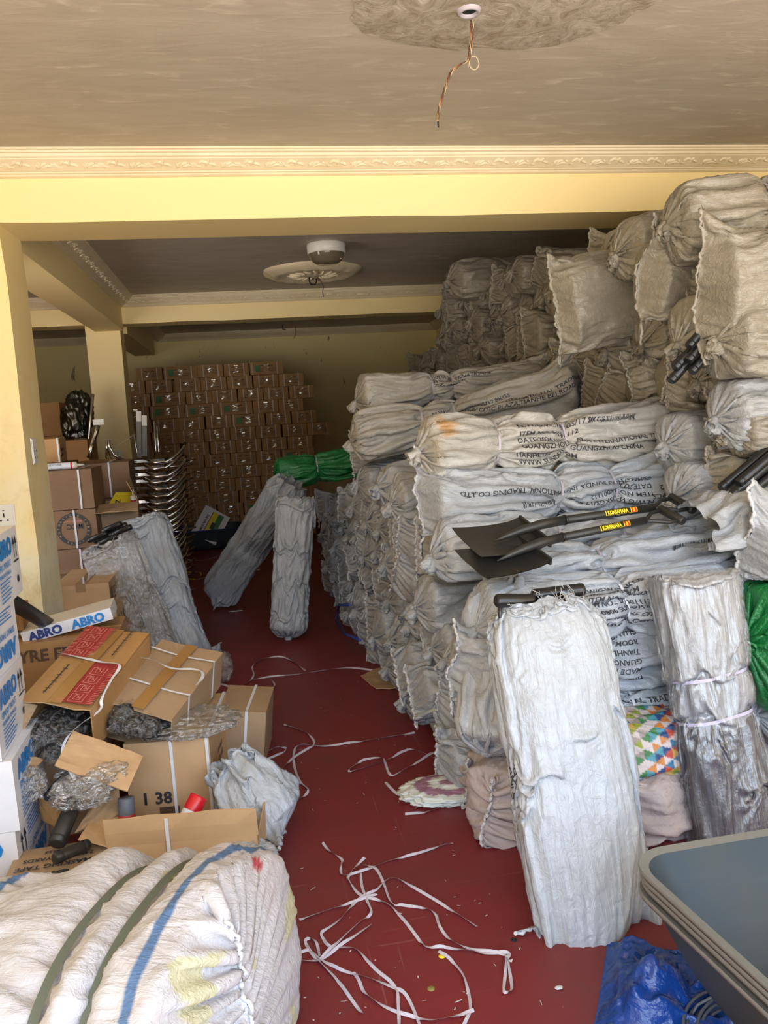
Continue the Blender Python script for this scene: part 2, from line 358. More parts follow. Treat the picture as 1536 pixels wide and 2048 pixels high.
    def pair(A,B,wa,wb,rest,kt,kc):
        d=B-A; l=np.sqrt((d*d).sum(-1,keepdims=True))+1e-9
        st=np.where(l>rest,kt,kc); m=d*((l-rest)/l*st); w=wa+wb+1e-9
        return m*(wa/w),-m*(wb/w)
    jj=(nt-np.arange(nt))%nt                        # partner across the flat seam (y -> -y)
    # partner for a seam lying along z : theta -> pi-theta
    js=(nt//2-np.arange(nt))%nt
    dd=np.hypot(ds,dt)
    for it in range(steps):
        V*=.86; V[...,2]-=grav; V[...,0]+=gx; Q=P+V*W
        for rep in range(2):
            for p in (0,1):
                n=(ns-p)//2; A=Q[p:p+2*n:2]; B=Q[p+1:p+1+2*n:2]
                a,b=pair(A,B,W[p:p+2*n:2],W[p+1:p+1+2*n:2],ds,.5*2*.5*1.9,.5)
                A+=a; B+=b
            for p in (0,1):
                Qr=np.roll(Q,-p,1); Wr=np.roll(W,-p,1)
                A=Qr[:,0::2]; B=Qr[:,1::2]
                a,b=pair(A,B,Wr[:,0::2],Wr[:,1::2],dt,.95,.6)
                A+=a; B+=b; Q=np.roll(Qr,p,1)
            for sh in (1,-1):
                B=np.roll(Q,-sh,1)[1:]; A=Q[:-1]
                a,b=pair(A,B,W[:-1],np.roll(W,-sh,1)[1:],dd,.2,.1)
                D=np.zeros_like(Q); D[:-1]+=a; t=np.zeros_like(Q); t[1:]=b; D+=np.roll(t,sh,1); Q=Q+D
            for k,kk in ((2,.16),(4,.06)):
                B=np.roll(Q,-k,1); a,b=pair(Q,B,W,np.roll(W,-k,1),dt*k,.0,kk)
                Q=Q+a+np.roll(b,k,1)
                D=np.zeros_like(Q); a,b=pair(Q[:-k],Q[k:],W[:-k],W[k:],ds*k,0,kk); D[:-k]+=a; D[k:]+=b; Q=Q+D
        # contents
        x=Q[...,0]; gp=prof(x); ang=np.arctan2(Q[...,2],Q[...,1])
        ln=vnoise(np.stack([np.cos(ang)*1.6,np.sin(ang)*1.6,x*9+nyq],-1),seed+3)
        gg=gp*(1+lump*ln)+1e-4
        rho=(np.abs(Q[...,1]/(ry*gg))**n_exp+np.abs(Q[...,2]/(rz*gg))**n_exp)**(1/n_exp)
        ins=(rho<1)&(gp>.02)&(W[...,0]>0); f=np.where(ins,1/np.maximum(rho,.35),1)
        f=1+(f-1)*.5
        Q[...,1]*=f; Q[...,2]*=f
        near=((rho<1.06)&(gp>.02)&(W[...,0]>0))[...,None]
        Q=np.where(near,Q+(P-Q)*np.array([fric,fric,fric]),Q)
        for c in straps:                            # binding straps
            i0=int((c*L+x_pre)/ds)
            for i in range(i0-1,i0+2):
                lim=1.03; gy,gz=ry*gp[i].mean()*lim,rz*gp[i].mean()*lim
                r=np.sqrt((Q[i,:,1]/gy)**2+(Q[i,:,2]/gz)**2); m=r>1
                Q[i,m,1]/=r[m]; Q[i,m,2]/=r[m]
        if wy: Q[...,1]=np.clip(Q[...,1],-wy,wy)
        zf=-(wz or rz*1.04); Q[...,2]=np.maximum(Q[...,2],zf)
        if wz: Q[...,2]=np.minimum(Q[...,2],wz)
        Q=np.where(W>0,Q,P); V=Q-P; P=Q
    # crisp creases of the stiff woven plastic
    N=normals(P)
    u=X0; 
    crease=np.abs(vnoise(np.stack([np.cos(T+warp*.3)*9,np.sin(T+warp*.3)*9,u*5],-1),seed+20))
    c2=np.abs(vnoise(np.stack([cs*5+u*7,sn*5-u*6,u*5],-1),seed+21))
    c3=np.abs(vnoise(np.stack([cs*16,sn*16,u*9+3],-1),seed+22))
    amp=.6+.9*np.clip(env,0,1)
    P=P+N*((np.exp(-crease*5)-.35)*.0075*amp+(np.exp(-c2*6)-.3)*.0055*(.5+env*.5)+(np.exp(-c3*4)-.4)*.0022)[...,None]*(W>0)*crisp
    return P,dict(pre=x_pre,ds=ds,dt=dt,C=C,L=L,Lf=Lf,straps=straps)
class Bag:
    def __init__(s, matname='sack', name='woven_sack', strapmat='strap', ends=None, vfun=None, strapw=.011, **kw):
        s.P, s.i = sim_bag(**kw); s.N = normals(s.P); s.kw = kw; s.e0 = kw.get('end0', 'knot'); s.e1 = kw.get('end1', 'seam')
        ns, nt = s.P.shape[:2]; mb = MB(); mb.grid(s.P, M[matname], True, True)
        s.o = mb.build(name); s.kids = []
        if vfun is not None:
            I, J = np.meshgrid(np.arange(ns)*s.i['ds'], np.arange(nt)*s.i['dt'], indexing='ij')
            c = vfun(I, J, s.P); a = s.o.data.color_attributes.new('print', 'FLOAT_COLOR', 'POINT')
            a.data.foreach_set('color', np.concatenate([c.reshape(-1, 3), np.ones((ns*nt, 1))], 1).ravel())
        for t in kw.get('straps', (.35, .62)): s.strap(t, M[strapmat], strapw)
        for e, row in ((s.e0, 0), (s.e1, ns-1)):
            if e == 'seam': s.hem(row)
            if e == 'knot': s.tie(row)
    def strap(s, t, m, w=.011):
        Lf, L, ds = s.i['Lf'], s.i['L'], s.i['ds']; i = int((t*L+s.i['pre'])/ds); ns, nt = s.P.shape[:2]
        R = s.P[i]; c = R.mean(0); D = R-c; r = np.linalg.norm(D[:, 1:], axis=1); ang = np.arctan2(D[:, 2], D[:, 1])
        q = np.linspace(-math.pi, math.pi, 60, endpoint=False); rr = np.array([r[np.abs((ang-a+math.pi) % (2*math.pi)-math.pi) < .22].max(initial=0.03) for a in q])
        for _ in range(4): rr = np.maximum(rr, (np.roll(rr, 1)+np.roll(rr, -1))/2)
        rr = (np.roll(rr, 1)+rr*2+np.roll(rr, -1))/4+.003
        tilt = .012*math.sin(i)
        G = np.array([[(c[0]+dx+tilt*math.sin(a), c[1]+(r_+o)*math.cos(a), c[2]+(r_+o)*math.sin(a)) for a, r_ in zip(q, rr)] for dx, o in ((-w/2, 0), (w/2, 0))])
        s.kids.append(MB().grid(G, m, True, True).build('strap', s.o))
    def hem(s, row):
        nt = s.P.shape[1]; J = np.arange(nt//4+nt//2, nt//4+nt+1) % nt; R = s.P[row][J][::1]; n = len(R)
        rg = np.random.default_rng(row+n+int(s.P[5, 5, 1]*1e6) % 999); R = R+rg.normal(0, .0022, R.shape); R = R[2:-2]; n = len(R); R[:, 0] += .008*vnoise(np.stack([np.arange(n)*.37, np.zeros(n)+row, np.zeros(n)], -1), 5)*(-1 if row == 0 else 1)
        s.kids.append(MB().tube(R, .0055+rg.uniform(-.0022, .0026, n), M['hem'], 6).build('hem', s.o))
    def tie(s, row):
        k = 10 if row == 0 else s.P.shape[0]-11; c = s.P[k].mean(0)
        q = np.linspace(0, 2*math.pi, 13); pts = [(c[0]+.004*math.sin(2*a), c[1]+.0155*math.cos(a), c[2]+.0155*math.sin(a)) for a in q]
        s.kids.append(MB().tube(pts, .004, M['hem'], 6).build('tie', s.o))
    def at(s, u, v, off=.002):
        """point on the cloth: u metres along from the contents' start, v metres round"""
        Lf, L = s.i['Lf'], s.i['L']; a = (u+s.i['pre'])/s.i['ds']; ns, nt = s.P.shape[:2]; b = (v/s.i['dt']) % nt
        i = int(min(max(a, 0), ns-2)); j = int(b) % nt; fa, fb = a-i, b-int(b); k = (j+1) % nt
        def L_(A): return (A[i, j]*(1-fa)+A[i+1, j]*fa)*(1-fb)+(A[i, k]*(1-fa)+A[i+1, k]*fa)*fb
        return L_(s.P)+L_(s.N)*off
    def text(s, lines, u0, v0, size, m=None, flip=False, lead=1.25, along=True, bold=.012, sx=1.0, name='printed_lettering', dv=1):
        """lines printed on the cloth; v0 is an angle (turns) where the first line runs, later lines lie below"""
        mb = MB(); C = s.i['C']; v = v0*C
        bm = bmesh.new()
        for n, ln in enumerate(lines):
            V, Fc = text_mesh(ln, size, 'LEFT', bold); b2 = [bm.verts.new((x*sx, y-n*size*lead, 0)) for x, y, z in V]
            for f in Fc:
                try: bm.faces.new([b2[i] for i in f])
                except ValueError: pass
        bmesh.ops.triangulate(bm, faces=bm.faces)
        for _ in range(2):
            ed = [e for e in bm.edges if e.calc_length() > .009]
            if ed: bmesh.ops.subdivide_edges(bm, edges=ed, cuts=1); bmesh.ops.triangulate(bm, faces=bm.faces)
        bm.verts.index_update(); sg = -1 if flip else 1; W = []
        for w in bm.verts:
            x, y = w.co.x*sg, w.co.y*sg
            if along: W.append(s.at(u0+x, v-y, .0022))
            else: W.append(s.at(u0+y*1, v+x, .0022))
        mb.add(W, [[q.index for q in f.verts] for f in bm.faces], m or M['ink']); bm.free()
        o = mb.build(name, s.o); s.kids.append(o); return o
    def place(s, P0, P1, roll=0, sc=None, up=(0, 0, 1), cross=1.0):
        d = np.linalg.norm(np.array(P1)-np.array(P0)); k = sc or d/s.i['L']; s.o.matrix_world = frame(P0, P1, up, roll) @ Matrix.Diagonal((k, cross*(1 if sc else 1), cross, 1)); return s
def dup(o):
    c = o.copy(); COL.objects.link(c)
    for ch in o.children: d = ch.copy(); COL.objects.link(d); d.parent = c
    return c

# ------------------------------------------------------------------ the room
def flat(name, pts, m):
    mb = MB(); mb.add(pts, [tuple(range(len(pts)))], m); return structure(mb.build(name))
def slab(name, a, b, m): return structure(MB().box(a, b, m).build(name))
CE = 2.97; YF = -1.0
slab('floor', (-4, YF, -.1), (3.5, 13.1, 0), M['floor'])
slab('ceiling', (-4, YF, CE), (3.5, 13.1, CE+.12), M['ceiling'])
slab('wall_right', (3.3, YF, 0), (3.45, 13.03, CE), M['wall'])
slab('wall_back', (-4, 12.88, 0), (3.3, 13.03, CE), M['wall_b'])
slab('wall_left', (-1.75, YF, 0), (-1.6, 4.4, CE), M['wall'])
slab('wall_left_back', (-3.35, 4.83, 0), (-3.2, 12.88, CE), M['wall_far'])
def wavy_beam(name, x0, x1, y0, y1, z0, z1, m, n=40, seed=1):
    """a plastered beam whose lower arris is slightly uneven"""
    mb = MB(); xs = np.linspace(x0, x1, n); w = [.006*float(vnoise(np.array([x*2.3, seed, 0.]), seed)) for x in xs]
    P = np.array([[(x, y0, z1), (x, y0, z0+q), (x, y1, z0+q*.6), (x, y1, z1)] for x, q in zip(xs, w)]); mb.grid(P, m, False, True)
    mb.add(P[0], [(0, 1, 2, 3)], m); mb.add(P[-1], [(3, 2, 1, 0)], m); return structure(mb.build(name))
wavy_beam('beam_front', -1.6, 3.3, 4.40, 4.82, 2.652, CE, M['wall'])
wavy_beam('beam_middle', -3.2, 3.3, 9.01, 9.32, 2.69, CE, M['wall'], seed=4)
slab('beam_side_front', (-1.6, YF, 2.66), (-1.165, 4.40, CE), M['wall'])
def sbeam(name, y0, y1): slab(name, (-1.42, y0, 2.62), (-1.13, y1, CE), M['wall'])
sbeam('beam_side_middle', 4.82, 9.01); sbeam('beam_side_back', 9.32, 12.3)
def pillar(name, x0, x1, y0, y1, h, seed):
    mb = MB(); n = 30; zs = np.linspace(0, h, n); P = []
    for z in zs:
        q = [.008*float(vnoise(np.array([z*3, k*7.1, seed]), seed)) for k in range(4)]
        P.append([(x0, y0, z), (x1+q[0], y0+q[1]*.4, z), (x1+q[2], y1, z), (x0, y1, z)])
    mb.grid(np.array(P), M['wall'], False, True); return structure(mb.build(name))
pillar('pillar_front', -1.75, -1.10, 4.40, 4.83, 2.66, 3)
pillar('pillar_middle', -1.52, -1.17, 9.01, 9.40, 2.69, 9)
def cornice(name, p0, p1, inward, motif=True, m=None):
    """decorated plaster cornice running p0 -> p1 (xy), projecting towards inward"""
    m = m or M['cornice']; p0, p1, inw = np.array(p0, float), np.array(p1, float), np.array(inward, float); L = np.linalg.norm(p1-p0); t = (p1-p0)/L
    prof = [(.145, 0), (.145, .009), (.136, .012), (.134, .019), (.122, .024), (.117, .036), (.108, .041), (.106, .046), (.045, .084), (.038, .086), (.036, .092), (.024, .094), (.020, .101), (.008, .106), (0, .107)]
    mb = MB(); n = max(2, int(L/.25)); rows = []
    for k in range(n+1):
        s_ = k/n*L; b = p0+t*s_; w = .004*float(vnoise(np.array([s_*1.7, 3.3, .1]), 5)); rows.append([(b[0]+inw[0]*(o+(w if i < 2 else 0)), b[1]+inw[1]*(o+(w if i < 2 else 0)), CE-d) for i, (o, d) in enumerate(prof)])
    mb.grid(np.array(rows), m, False)
    if motif:
        A = np.array([.104, .047]); B = np.array([.047, .083]); dn = B-A; Ls = np.linalg.norm(dn); dn = dn/Ls; nn = np.array([-dn[1], dn[0]]); nn = nn if nn[1] > 0 else -nn
        def pt(s_, v, h): 
            q = A+dn*v*Ls+nn*h; b = p0+t*s_; return (b[0]+inw[0]*q[0], b[1]+inw[1]*q[0], CE-q[1])
        def leaf(s0, v0, ang, ln, wd):
            ca, sa = math.cos(ang), math.sin(ang); rows = []
            for a in np.linspace(0, 1, 6):
                w = wd*math.sin(math.pi*a)**.7+.0006; rows.append([pt(s0+ln*a*ca-w*q*sa, v0+(ln*a*sa+w*q*ca)/Ls, .0085*(1-q*q)+.0002) for q in (-1, -.5, 0, .5, 1)])
            mb.grid(np.array(rows), m, True)
        s_ = .06
        while s_ < L-.1:
            for (a, v, an, ln, wd) in ((0, .75, -.5, .05, .008), (.0, .8, -.9, .035, .007), (.02, .7, -.2, .045, .007), (.07, .35, .5, .035, .006), (.085, .3, 1.0, .03, .006), (.05, .55, .1, .06, .0035), (.11, .45, -.6, .03, .006), (.125, .25, .2, .035, .006), (.15, .6, -1.1, .03, .006), (.165, .4, .35, .03, .006), (.0, .45, .9, .02, .005)):
                leaf(s_+a, v, an, ln*1.25, wd*1.35)
            s_ += .225
    return structure(mb.build(name))
cornice('trim_1', (-1.165, 4.40), (3.3, 4.40), (0, -1)); cornice('trim_2', (-1.165, YF+.9), (-1.165, 4.40), (1, 0), False)
cornice('trim_3', (-1.13, 9.01), (3.3, 9.01), (0, -1)); cornice('trim_4', (-1.13, 4.82), (-1.13, 9.01), (1, 0)); cornice('trim_5', (-1.13, 12.88), (3.3, 12.88), (0, -1), False)
cornice('trim_6', (-1.13, 9.32), (-1.13, 12.88), (1, 0), False); cornice('trim_7', (-3.2, 12.88), (-1.42, 12.88), (0, -1), False); cornice('trim_8', (3.3, 9.32), (3.3, 12.88), (-1, 0), False); cornice('trim_9', (-3.2, 9.01), (-1.42, 9.01), (0, -1), False)
# bare patch on the front ceiling where a rosette came off
def ceiling_patch():
    rg = random.Random(5); P = [[], []]; n = 90; cx, cy = 1.02, 2.62; mb = MB(); ring = []
    rows = []
    for k in range(7):
        row = []
        for q in range(n):
            a = 2*math.pi*q/n; r = (1+.09*float(vnoise(np.array([math.cos(a)*3, math.sin(a)*3, 1.]), 8))+.04*float(vnoise(np.array([math.cos(a)*9, math.sin(a)*9, 1.]), 9)))*k/6
            x, y = cx+r*.60*math.cos(a), cy+r*.56*math.sin(a); z = CE-(.0015 if k == 6 else .006+.008*float(vnoise(np.array([x*9, y*9, 0.]), 4))); row.append((x, y, z))
        rows.append(row)
    mb.grid(np.array(rows), M['patch'], True, True); o = mb.build('trim_10'); o['kind'] = 'structure'
ceiling_patch()

# ------------------------------------------------------------------ the piles of tied sacks
T0 = time.time()
K = [Bag(seed=11, end0='knot', end1='seam', straps=(.33, .6)), Bag(seed=12, end0='knot', end1='seam', ry=.138, rz=.112, straps=(.5,), slack=1.34), Bag(seed=13, end0='knot', end1='knot', ry=.122, straps=(.4, .66), fk=6.5),
     Bag(seed=14, end0='knot', end1='seam', ry=.13, rz=.12, straps=(.36,), famp=.28, slack=1.4)]
S = [Bag(seed=21, end0='seam', end1='knot', straps=(.4, .65)), Bag(seed=22, end0='seam', end1='knot', ry=.14, rz=.11, straps=(.45,), slack=1.36), Bag(seed=23, end0='seam', end1='seam', ry=.125, rz=.118, straps=(.35, .62), slack=1.42, fk=4.5),
     Bag(seed=24, end0='seam', end1='knot', ry=.13, rz=.115, straps=(.5,), slack=1.5, fk=4.2)]
R = random.Random(77)
used = set()
def pile_sack(p0, p1, label, group, kind=None, roll=0, mt=None, cat='sack', cross=1.0, g2=None):
    fam = K if (kind or ('knot' if R.random() < .5 else 'seam')) == 'knot' else S
    b = fam[R.randrange(len(fam))] if g2 is None else fam[g2]
    o = b.o if b.o.name not in used else dup(b.o); used.add(o.name)
    k = np.linalg.norm(np.array(p1)-np.array(p0))/b.i['L']
    o.matrix_world = frame(p0, p1, (0, 0, 1), roll) @ Matrix.Diagonal((k, cross, cross, 1))
    tag(o, label, cat, group); return o
KN = {'knot': 'knotted', 'seam': 'flat-sewn'}
def zone(z, bands):
    for lim, nm in bands:
        if z < lim: return nm
    return bands[-1][1]
# near pile: sacks lie crosswise, their ends make the aisle face
def pileA():
    Hs = [(3.12, .60), (3.37, .92), (3.62, 1.12), (3.87, 1.15), (4.12, 1.0), (4.37, .98), (4.62, 1.22), (4.87, 1.26), (5.12, 1.48), (5.37, 1.12), (5.62, 1.0), (5.87, .95), (6.12, .95), (6.37, .88), (6.62, .85), (6.87, .80), (7.12, .80), (7.37, .75)]
    for y, H in Hs:
        z = .112; n = 0
        while z < H:
            kind = 'knot' if R.random() < .5 else 'seam'
            x = .80-.04*(y-3.4)/3+R.uniform(-.06, .05)-(.04 if z < .5 else 0); yy = y+(n % 2)*.09+R.uniform(-.03, .03); dz = R.uniform(-.02, .02); yaw = R.uniform(-.10, .10); tilt = R.uniform(-.05, .03)
            where = 'nearer the camera' if y < 4.3 else ('middle stretch' if y < 5.8 else 'towards the back'); hz = zone(z, ((.35, 'low'), (.75, 'midway'), (9, 'high')))
            pile_sack((x, yy, z+dz), (x+1.15, yy+yaw, z+dz+tilt*.5), f'{KN[kind]} sack end {hz} on the near pile aisle face, {where}', f'sacks in the near pile, {hz}, {where}, {kind}', kind, R.uniform(-.9, .9), cross=R.uniform(.95, 1.12))
            z += .205; n += 1
pileA()
# tall pile against the right wall
def pileB():
    def top(y): return 2.0 if y < 3.2 else 2.12 if y < 3.9 else 2.35 if y < 4.4 else 2.42 if y < 4.9 else 2.55 if y < 6.6 else 2.5 if y < 7.6 else 2.12
    y = 2.95; c = 0
    while y < 8.7:
        z = .112 if y < 4.4 else .93; n = 0
        while z < top(y):
            kind = 'knot' if R.random() < .55 else 'seam'
            x = 2.02+R.uniform(-.07, .07)-(.0 if y < 6 else .05*(y-6)); yy = y+(n % 2)*.1+R.uniform(-.035, .035); yaw = R.uniform(-.2, .2)
            where = 'beside the front beam' if y < 4.6 else ('behind the front beam' if y < 6.4 else 'far back'); hz = zone(z, ((1.35, 'lower'), (1.9, 'middle'), (9, 'upper')))
            pile_sack((x, yy, z), (x+1.13, yy+yaw, z+R.uniform(-.03, .05)), f'{KN[kind]} shade-browned sack end, {hz} part of the tall pile, {where}', f'sacks in the tall pile, {hz}, {where}, {kind}', kind, R.uniform(-.7, .7), cross=R.uniform(1.0, 1.18))
            z += .222; n += 1
        y += .262; c += 1
def dusky_slots(o):
    o.material_slots[0].link = 'OBJECT'; o.material_slots[0].material = M['dusky']
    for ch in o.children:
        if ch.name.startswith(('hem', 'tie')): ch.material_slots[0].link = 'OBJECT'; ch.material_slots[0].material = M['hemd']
pileB()
for o in COL.objects:                              # the tall pile carries its brown bounce and shade in its colour
    if o.get('group', '').startswith('sacks in the tall pile'): dusky_slots(o)
print('piles', time.time()-T0)
# ------------------------------------------------------------------ single sacks one can point at
T0 = time.time()
FAR_TXT = ['N.W/G.W.:16.5KGS/17.8KGS', 'ITEM NO:341001112', 'DATE:2024.11', 'GUANGZHOU SUNDA INTERNATIONAL TRADING CO.,LTD', 'ROOM 4803,46F CITIC PLAZA NO.233 TIANHE BEI ROAD', 'TIANHE DISTRICT GUANGZHOU CHINA', 'WWW.SUNDA.COM']
MADE = ['SUNDA INTERNATIONAL', 'STEEL SHOVEL', 'QTY: 12PCS', 'N.W/G.W.:16.5KGS/17.8KGS', 'GUANGZHOU SUNDA INTERNATIONAL TRADING CO.,LTD', 'ROOM 4803,46F CITIC PLAZA,TIANHE BEI ROAD', 'MADE IN CHINA', 'FIRST QUALITY']
def barcode(b, u0, v0, w=.16, h=.03, seed=3):
    rg = random.Random(seed); mb = MB(); x = 0; C = b.i['C']; v = v0*C
    while x < w:
        t = rg.choice((.0018, .003, .004)); hh = h*rg.uniform(.8, 1.15)
        mb.add([b.at(u0+x+dx, v+dv, .0022) for dx, dv in ((0, 0), (t, 0), (t, hh/2), (0, hh/2), (t, hh), (0, hh))], [(0, 1, 2, 3), (3, 2, 4, 5)], M['ink']); x += t+rg.choice((.002, .003, .005))
    b.kids.append(mb.build('printed_barcode', b.o))
def hero(label, P0, P1, group=None, cat='sack', roll=0, sc=None, up=(0, 0, 1), cross=1.0, **kw):
    b = Bag(**kw); b.place(P0, P1, roll, sc, up, cross); tag(b.o, label, cat, group); return b
G1 = 'long white sacks laid across the near pile'
b = hero('long white sack with two straps, lying rearmost on top of the near pile', (.76, 5.0, 1.72), (1.98, 5.05, 1.74), seed=31, matname='sackc', end0='knot', end1='seam', straps=(.38, .5), ry=.13, rz=.12, slack=1.3)
b.text(MADE[:3], .42, .40, .033)
b = hero('long white sack whose flared right end points up, on top of the near pile', (.70, 4.85, 1.44), (2.0, 4.5, 1.66), seed=32, matname='sackc', end0='knot', end1='seam', straps=(.32, .47), ry=.14, rz=.145, slack=1.5, mid=.62, sh=.85)
b.text(MADE[3:], .42, .42, .032)
def rust(I, J, P):
    out = np.ones(P.shape); n = vnoise(P*np.array([30, 30, 30.]), 5); d = np.hypot((P[..., 0]-.075)/.05, (P[..., 2]-.10)/.05)+.5*n; k = np.clip(1.15-d, 0, 1)*(P[..., 1] < .03); k2 = np.clip(.8-np.hypot((P[..., 0]-.03)/.05, P[..., 2]/.12)+.3*n, 0, .6)
    return out*(1-k[..., None]*np.array([.05, .45, .8]))*(1-k2[..., None]*np.array([.3, .4, .55]))
b = hero('long white sack with a rusty orange stain at its knotted left end', (.80, 3.48, 1.42), (2.02, 3.6, 1.42), seed=33, matname='sackr', vfun=rust, end0='knot', end1='seam', straps=(.28, .55), ry=.135, rz=.14, slack=1.45, mid=.66)
b.text(FAR_TXT[:3], .40, .40, .034); b.text(FAR_TXT[3:], .40, .505, .032); barcode(b, .80, .38)
b = hero('plump white sack with a big knot at its left end, below the long strapped sacks', (.74, 4.32, 1.17), (1.9, 4.4, 1.15), seed=34, matname='sackw', end0='knot', end1='seam', straps=(.5,), ry=.15, rz=.135, slack=1.35)
b = hero('flat-ended white sack with upside-down print, lying directly under the rust-stained sack', (.80, 3.42, 1.18), (2.02, 3.5, 1.17), seed=35, matname='sackw', end0='seam', end1='seam', straps=(.5, .72), ry=.135, rz=.135, slack=1.45, sh=.9, mid=.7)
b.text(FAR_TXT[:4], .98, .52, .032, flip=True); b.text(['QTY: 12PCS', 'NO: S512'], 1.14, .50, .032, flip=True); barcode(b, .36, .50, .14)
b = hero('white sack with a knotted left end behind the shovel blades', (.78, 3.26, 1.0), (1.98, 3.28, .96), seed=36, matname='sackw', end0='knot', end1='seam', straps=(.45, .7), ry=.14, rz=.13, slack=1.5)
b = hero('white sack lying under the shovel handles, its right end a pointed flap', (.95, 3.02, .87), (2.06, 2.96, .97), seed=37, matname='sackw', end0='knot', end1='seam', straps=(.4,), ry=.16, rz=.13, slack=1.6, sh=.9, mid=.6)
barcode(b, .75, .38, .16)
b = hero('white sack printed with weight and measurements beside the D-shaped grips', (.84, 2.82, .80), (2.02, 2.84, .80), seed=38, matname='sackw', end0='knot', end1='seam', straps=(.47,), strapmat='strapw', ry=.135, rz=.13, slack=1.35, mid=.8)
b.text(['N.W/G.W.:16.8KGS/18.3KGS', 'MEAS:55x140CM', 'ITEM NO:JQA51002088', 'ITEM NO.: 341001112', '46F-0806 SUNDA INTERNATIONAL TRADING CO.,LTD', 'ROOM 4803,46F CITIC PLAZA TIANHE BEI ROAD', 'WWW.SUNDA.COM'], .36, .36, .030, bold=.02)
b = hero('tightly creased white sack printed upside down, below the sack printed with weight', (.86, 2.82, .57), (1.92, 2.84, .60), seed=39, matname='sackw', end0='knot', end1='seam', straps=(.42,), strapmat='strapl', ry=.13, rz=.125, slack=1.45, mid=.86, fk=7)
b.text(['FIRST QUALITY', 'MADE IN CHINA', 'GUANGZHOU.CHINA', 'TIANHE DISTRICT', 'ROOM 4803,46F CITIC PLAZA', 'GUANGZHOU SUNDA'], .62, .51, .031, flip=True, bold=.02)
b = hero('white sack with two white straps resting on the sack with coloured triangles', (.88, 2.78, .47), (1.98, 2.8, .45), seed=40, matname='sackw', end0='seam', end1='seam', straps=(.42, .46), strapmat='strapw', ry=.13, rz=.12, slack=1.3, mid=.9, sh=.9)
b.o.location.z -= .085
b.text(['SUNDA INTERNATIONAL TRADING CO.,LTD', '46F CITIC PLAZA,NO.233 TIANHE BEI ROAD', 'DISTRICT GUANGZHOU CHINA'], .20, .40, .034, bold=.02)
# knotted sacks left of the standing sack
b = hero('white sack with a long pointed corner sticking out left, beside the standing sack', (.76, 2.80, .62), (1.5, 3.05, .62), seed=41, matname='sack', end0='seam', end1='knot', straps=(), L=.8, ry=.13, rz=.12, slack=1.5, sh=.75)
b = hero('white sack slumped downwards behind the left side of the standing sack', (.83, 2.66, .36), (.98, 2.9, .86), seed=42, matname='sack', end0='knot', end1='seam', straps=(), L=.6, ry=.13, rz=.12, slack=1.6, up=(0, -1, 0))
b = hero('knotted sack lying lowest at the near corner of the near pile, end facing the aisle', (.80, 3.20, .13), (1.7, 3.5, .13), seed=43, matname='sack', end0='knot', end1='seam', straps=(.5,), ry=.15, rz=.14, slack=1.5)
# the big standing sack in front
S1 = hero('tall white sack standing upright before the near pile, two black grips in its mouth', (.96, 2.14, .045), (.945, 2.50, .965), roll=0, up=(1, 0, 0), seed=51, matname='sackw', end0='seam', end1='open', straps=(), L=.95, ry=.11, rz=.192, slack=1.28, mid=1.0, gx=-.0004, grav=0, ext=.15, mouth=.66, sh=.8, fk=4.0, famp=.2, crisp=.7, cap=.16, ns=210, nt=170, n_exp=2.4, lump=.14)
S1.text(['SUNDA', 'STEEL'], .42, .75, .034, along=True)
def threads(parent, pts, n, seed, ln=.03, m='hem'):
    rg = random.Random(seed); mb = MB()
    for k in range(n):
        p = np.array(rg.choice(pts)); d = np.array([rg.uniform(-1, 1) for _ in range(3)]); q = [p]
        for s_ in range(3): d = d+np.array([rg.uniform(-.8, .8) for _ in range(3)]); q.append(q[-1]+d/np.linalg.norm(d)*ln/3)
        mb.tube(q, .0008, M[m], 3, False)
    return mb.build('frayed_threads', parent)
threads(S1.o, list(S1.P[-1]), 130, 3, .045); threads(S1.o, list(S1.P[0][40:90]), 40, 4, .04)
def dgrip(name, loc, rz, roll, label, w=.115, pitch=0.0, shaft=.5):
    """D-shaped shovel grip on its tube; origin at the grip's middle, the tube runs down -z"""
    o = MB().tube([(0, 0, -.13), (0, 0, -shaft)], .016, M['black'], 16).build('shovel'); o.location = loc; o.rotation_euler = (pitch, roll, rz); tag(o, label, 'shovel', 'D-grips in the mouth of the standing sack')
    g = MB().tube([(-w/2-.012, 0, 0), (-w/2-.008, 0, 0), (-w/2, 0, 0), (w/2, 0, 0), (w/2+.008, 0, 0), (w/2+.012, 0, 0)], [.015, .021, .023, .023, .021, .015], M['black'], 18).build('grip', o)
    f = MB(); 
    for sx in (-1, 1): f.tube([(sx*w/2*.93, 0, 0), (sx*w/2*.93, 0, -.05), (sx*.03, 0, -.11), (sx*.008, 0, -.15)], .0075, M['black'], 8)
    f.build('fork', o); return o
q = AY(1050, 1172, 2.42); dgrip('g', (q[0]-.03, 2.44, q[2]-.05), .1, .12, 'black D-shaped grip poking out at the left of the standing sack mouth', pitch=-.2)
q = AY(1110, 1160, 2.5); dgrip('g', (q[0]+.01, 2.50, q[2]-.045), -.12, -.05, 'black D-shaped grip just behind the frayed threads of the standing sack mouth', w=.16, pitch=-.2)
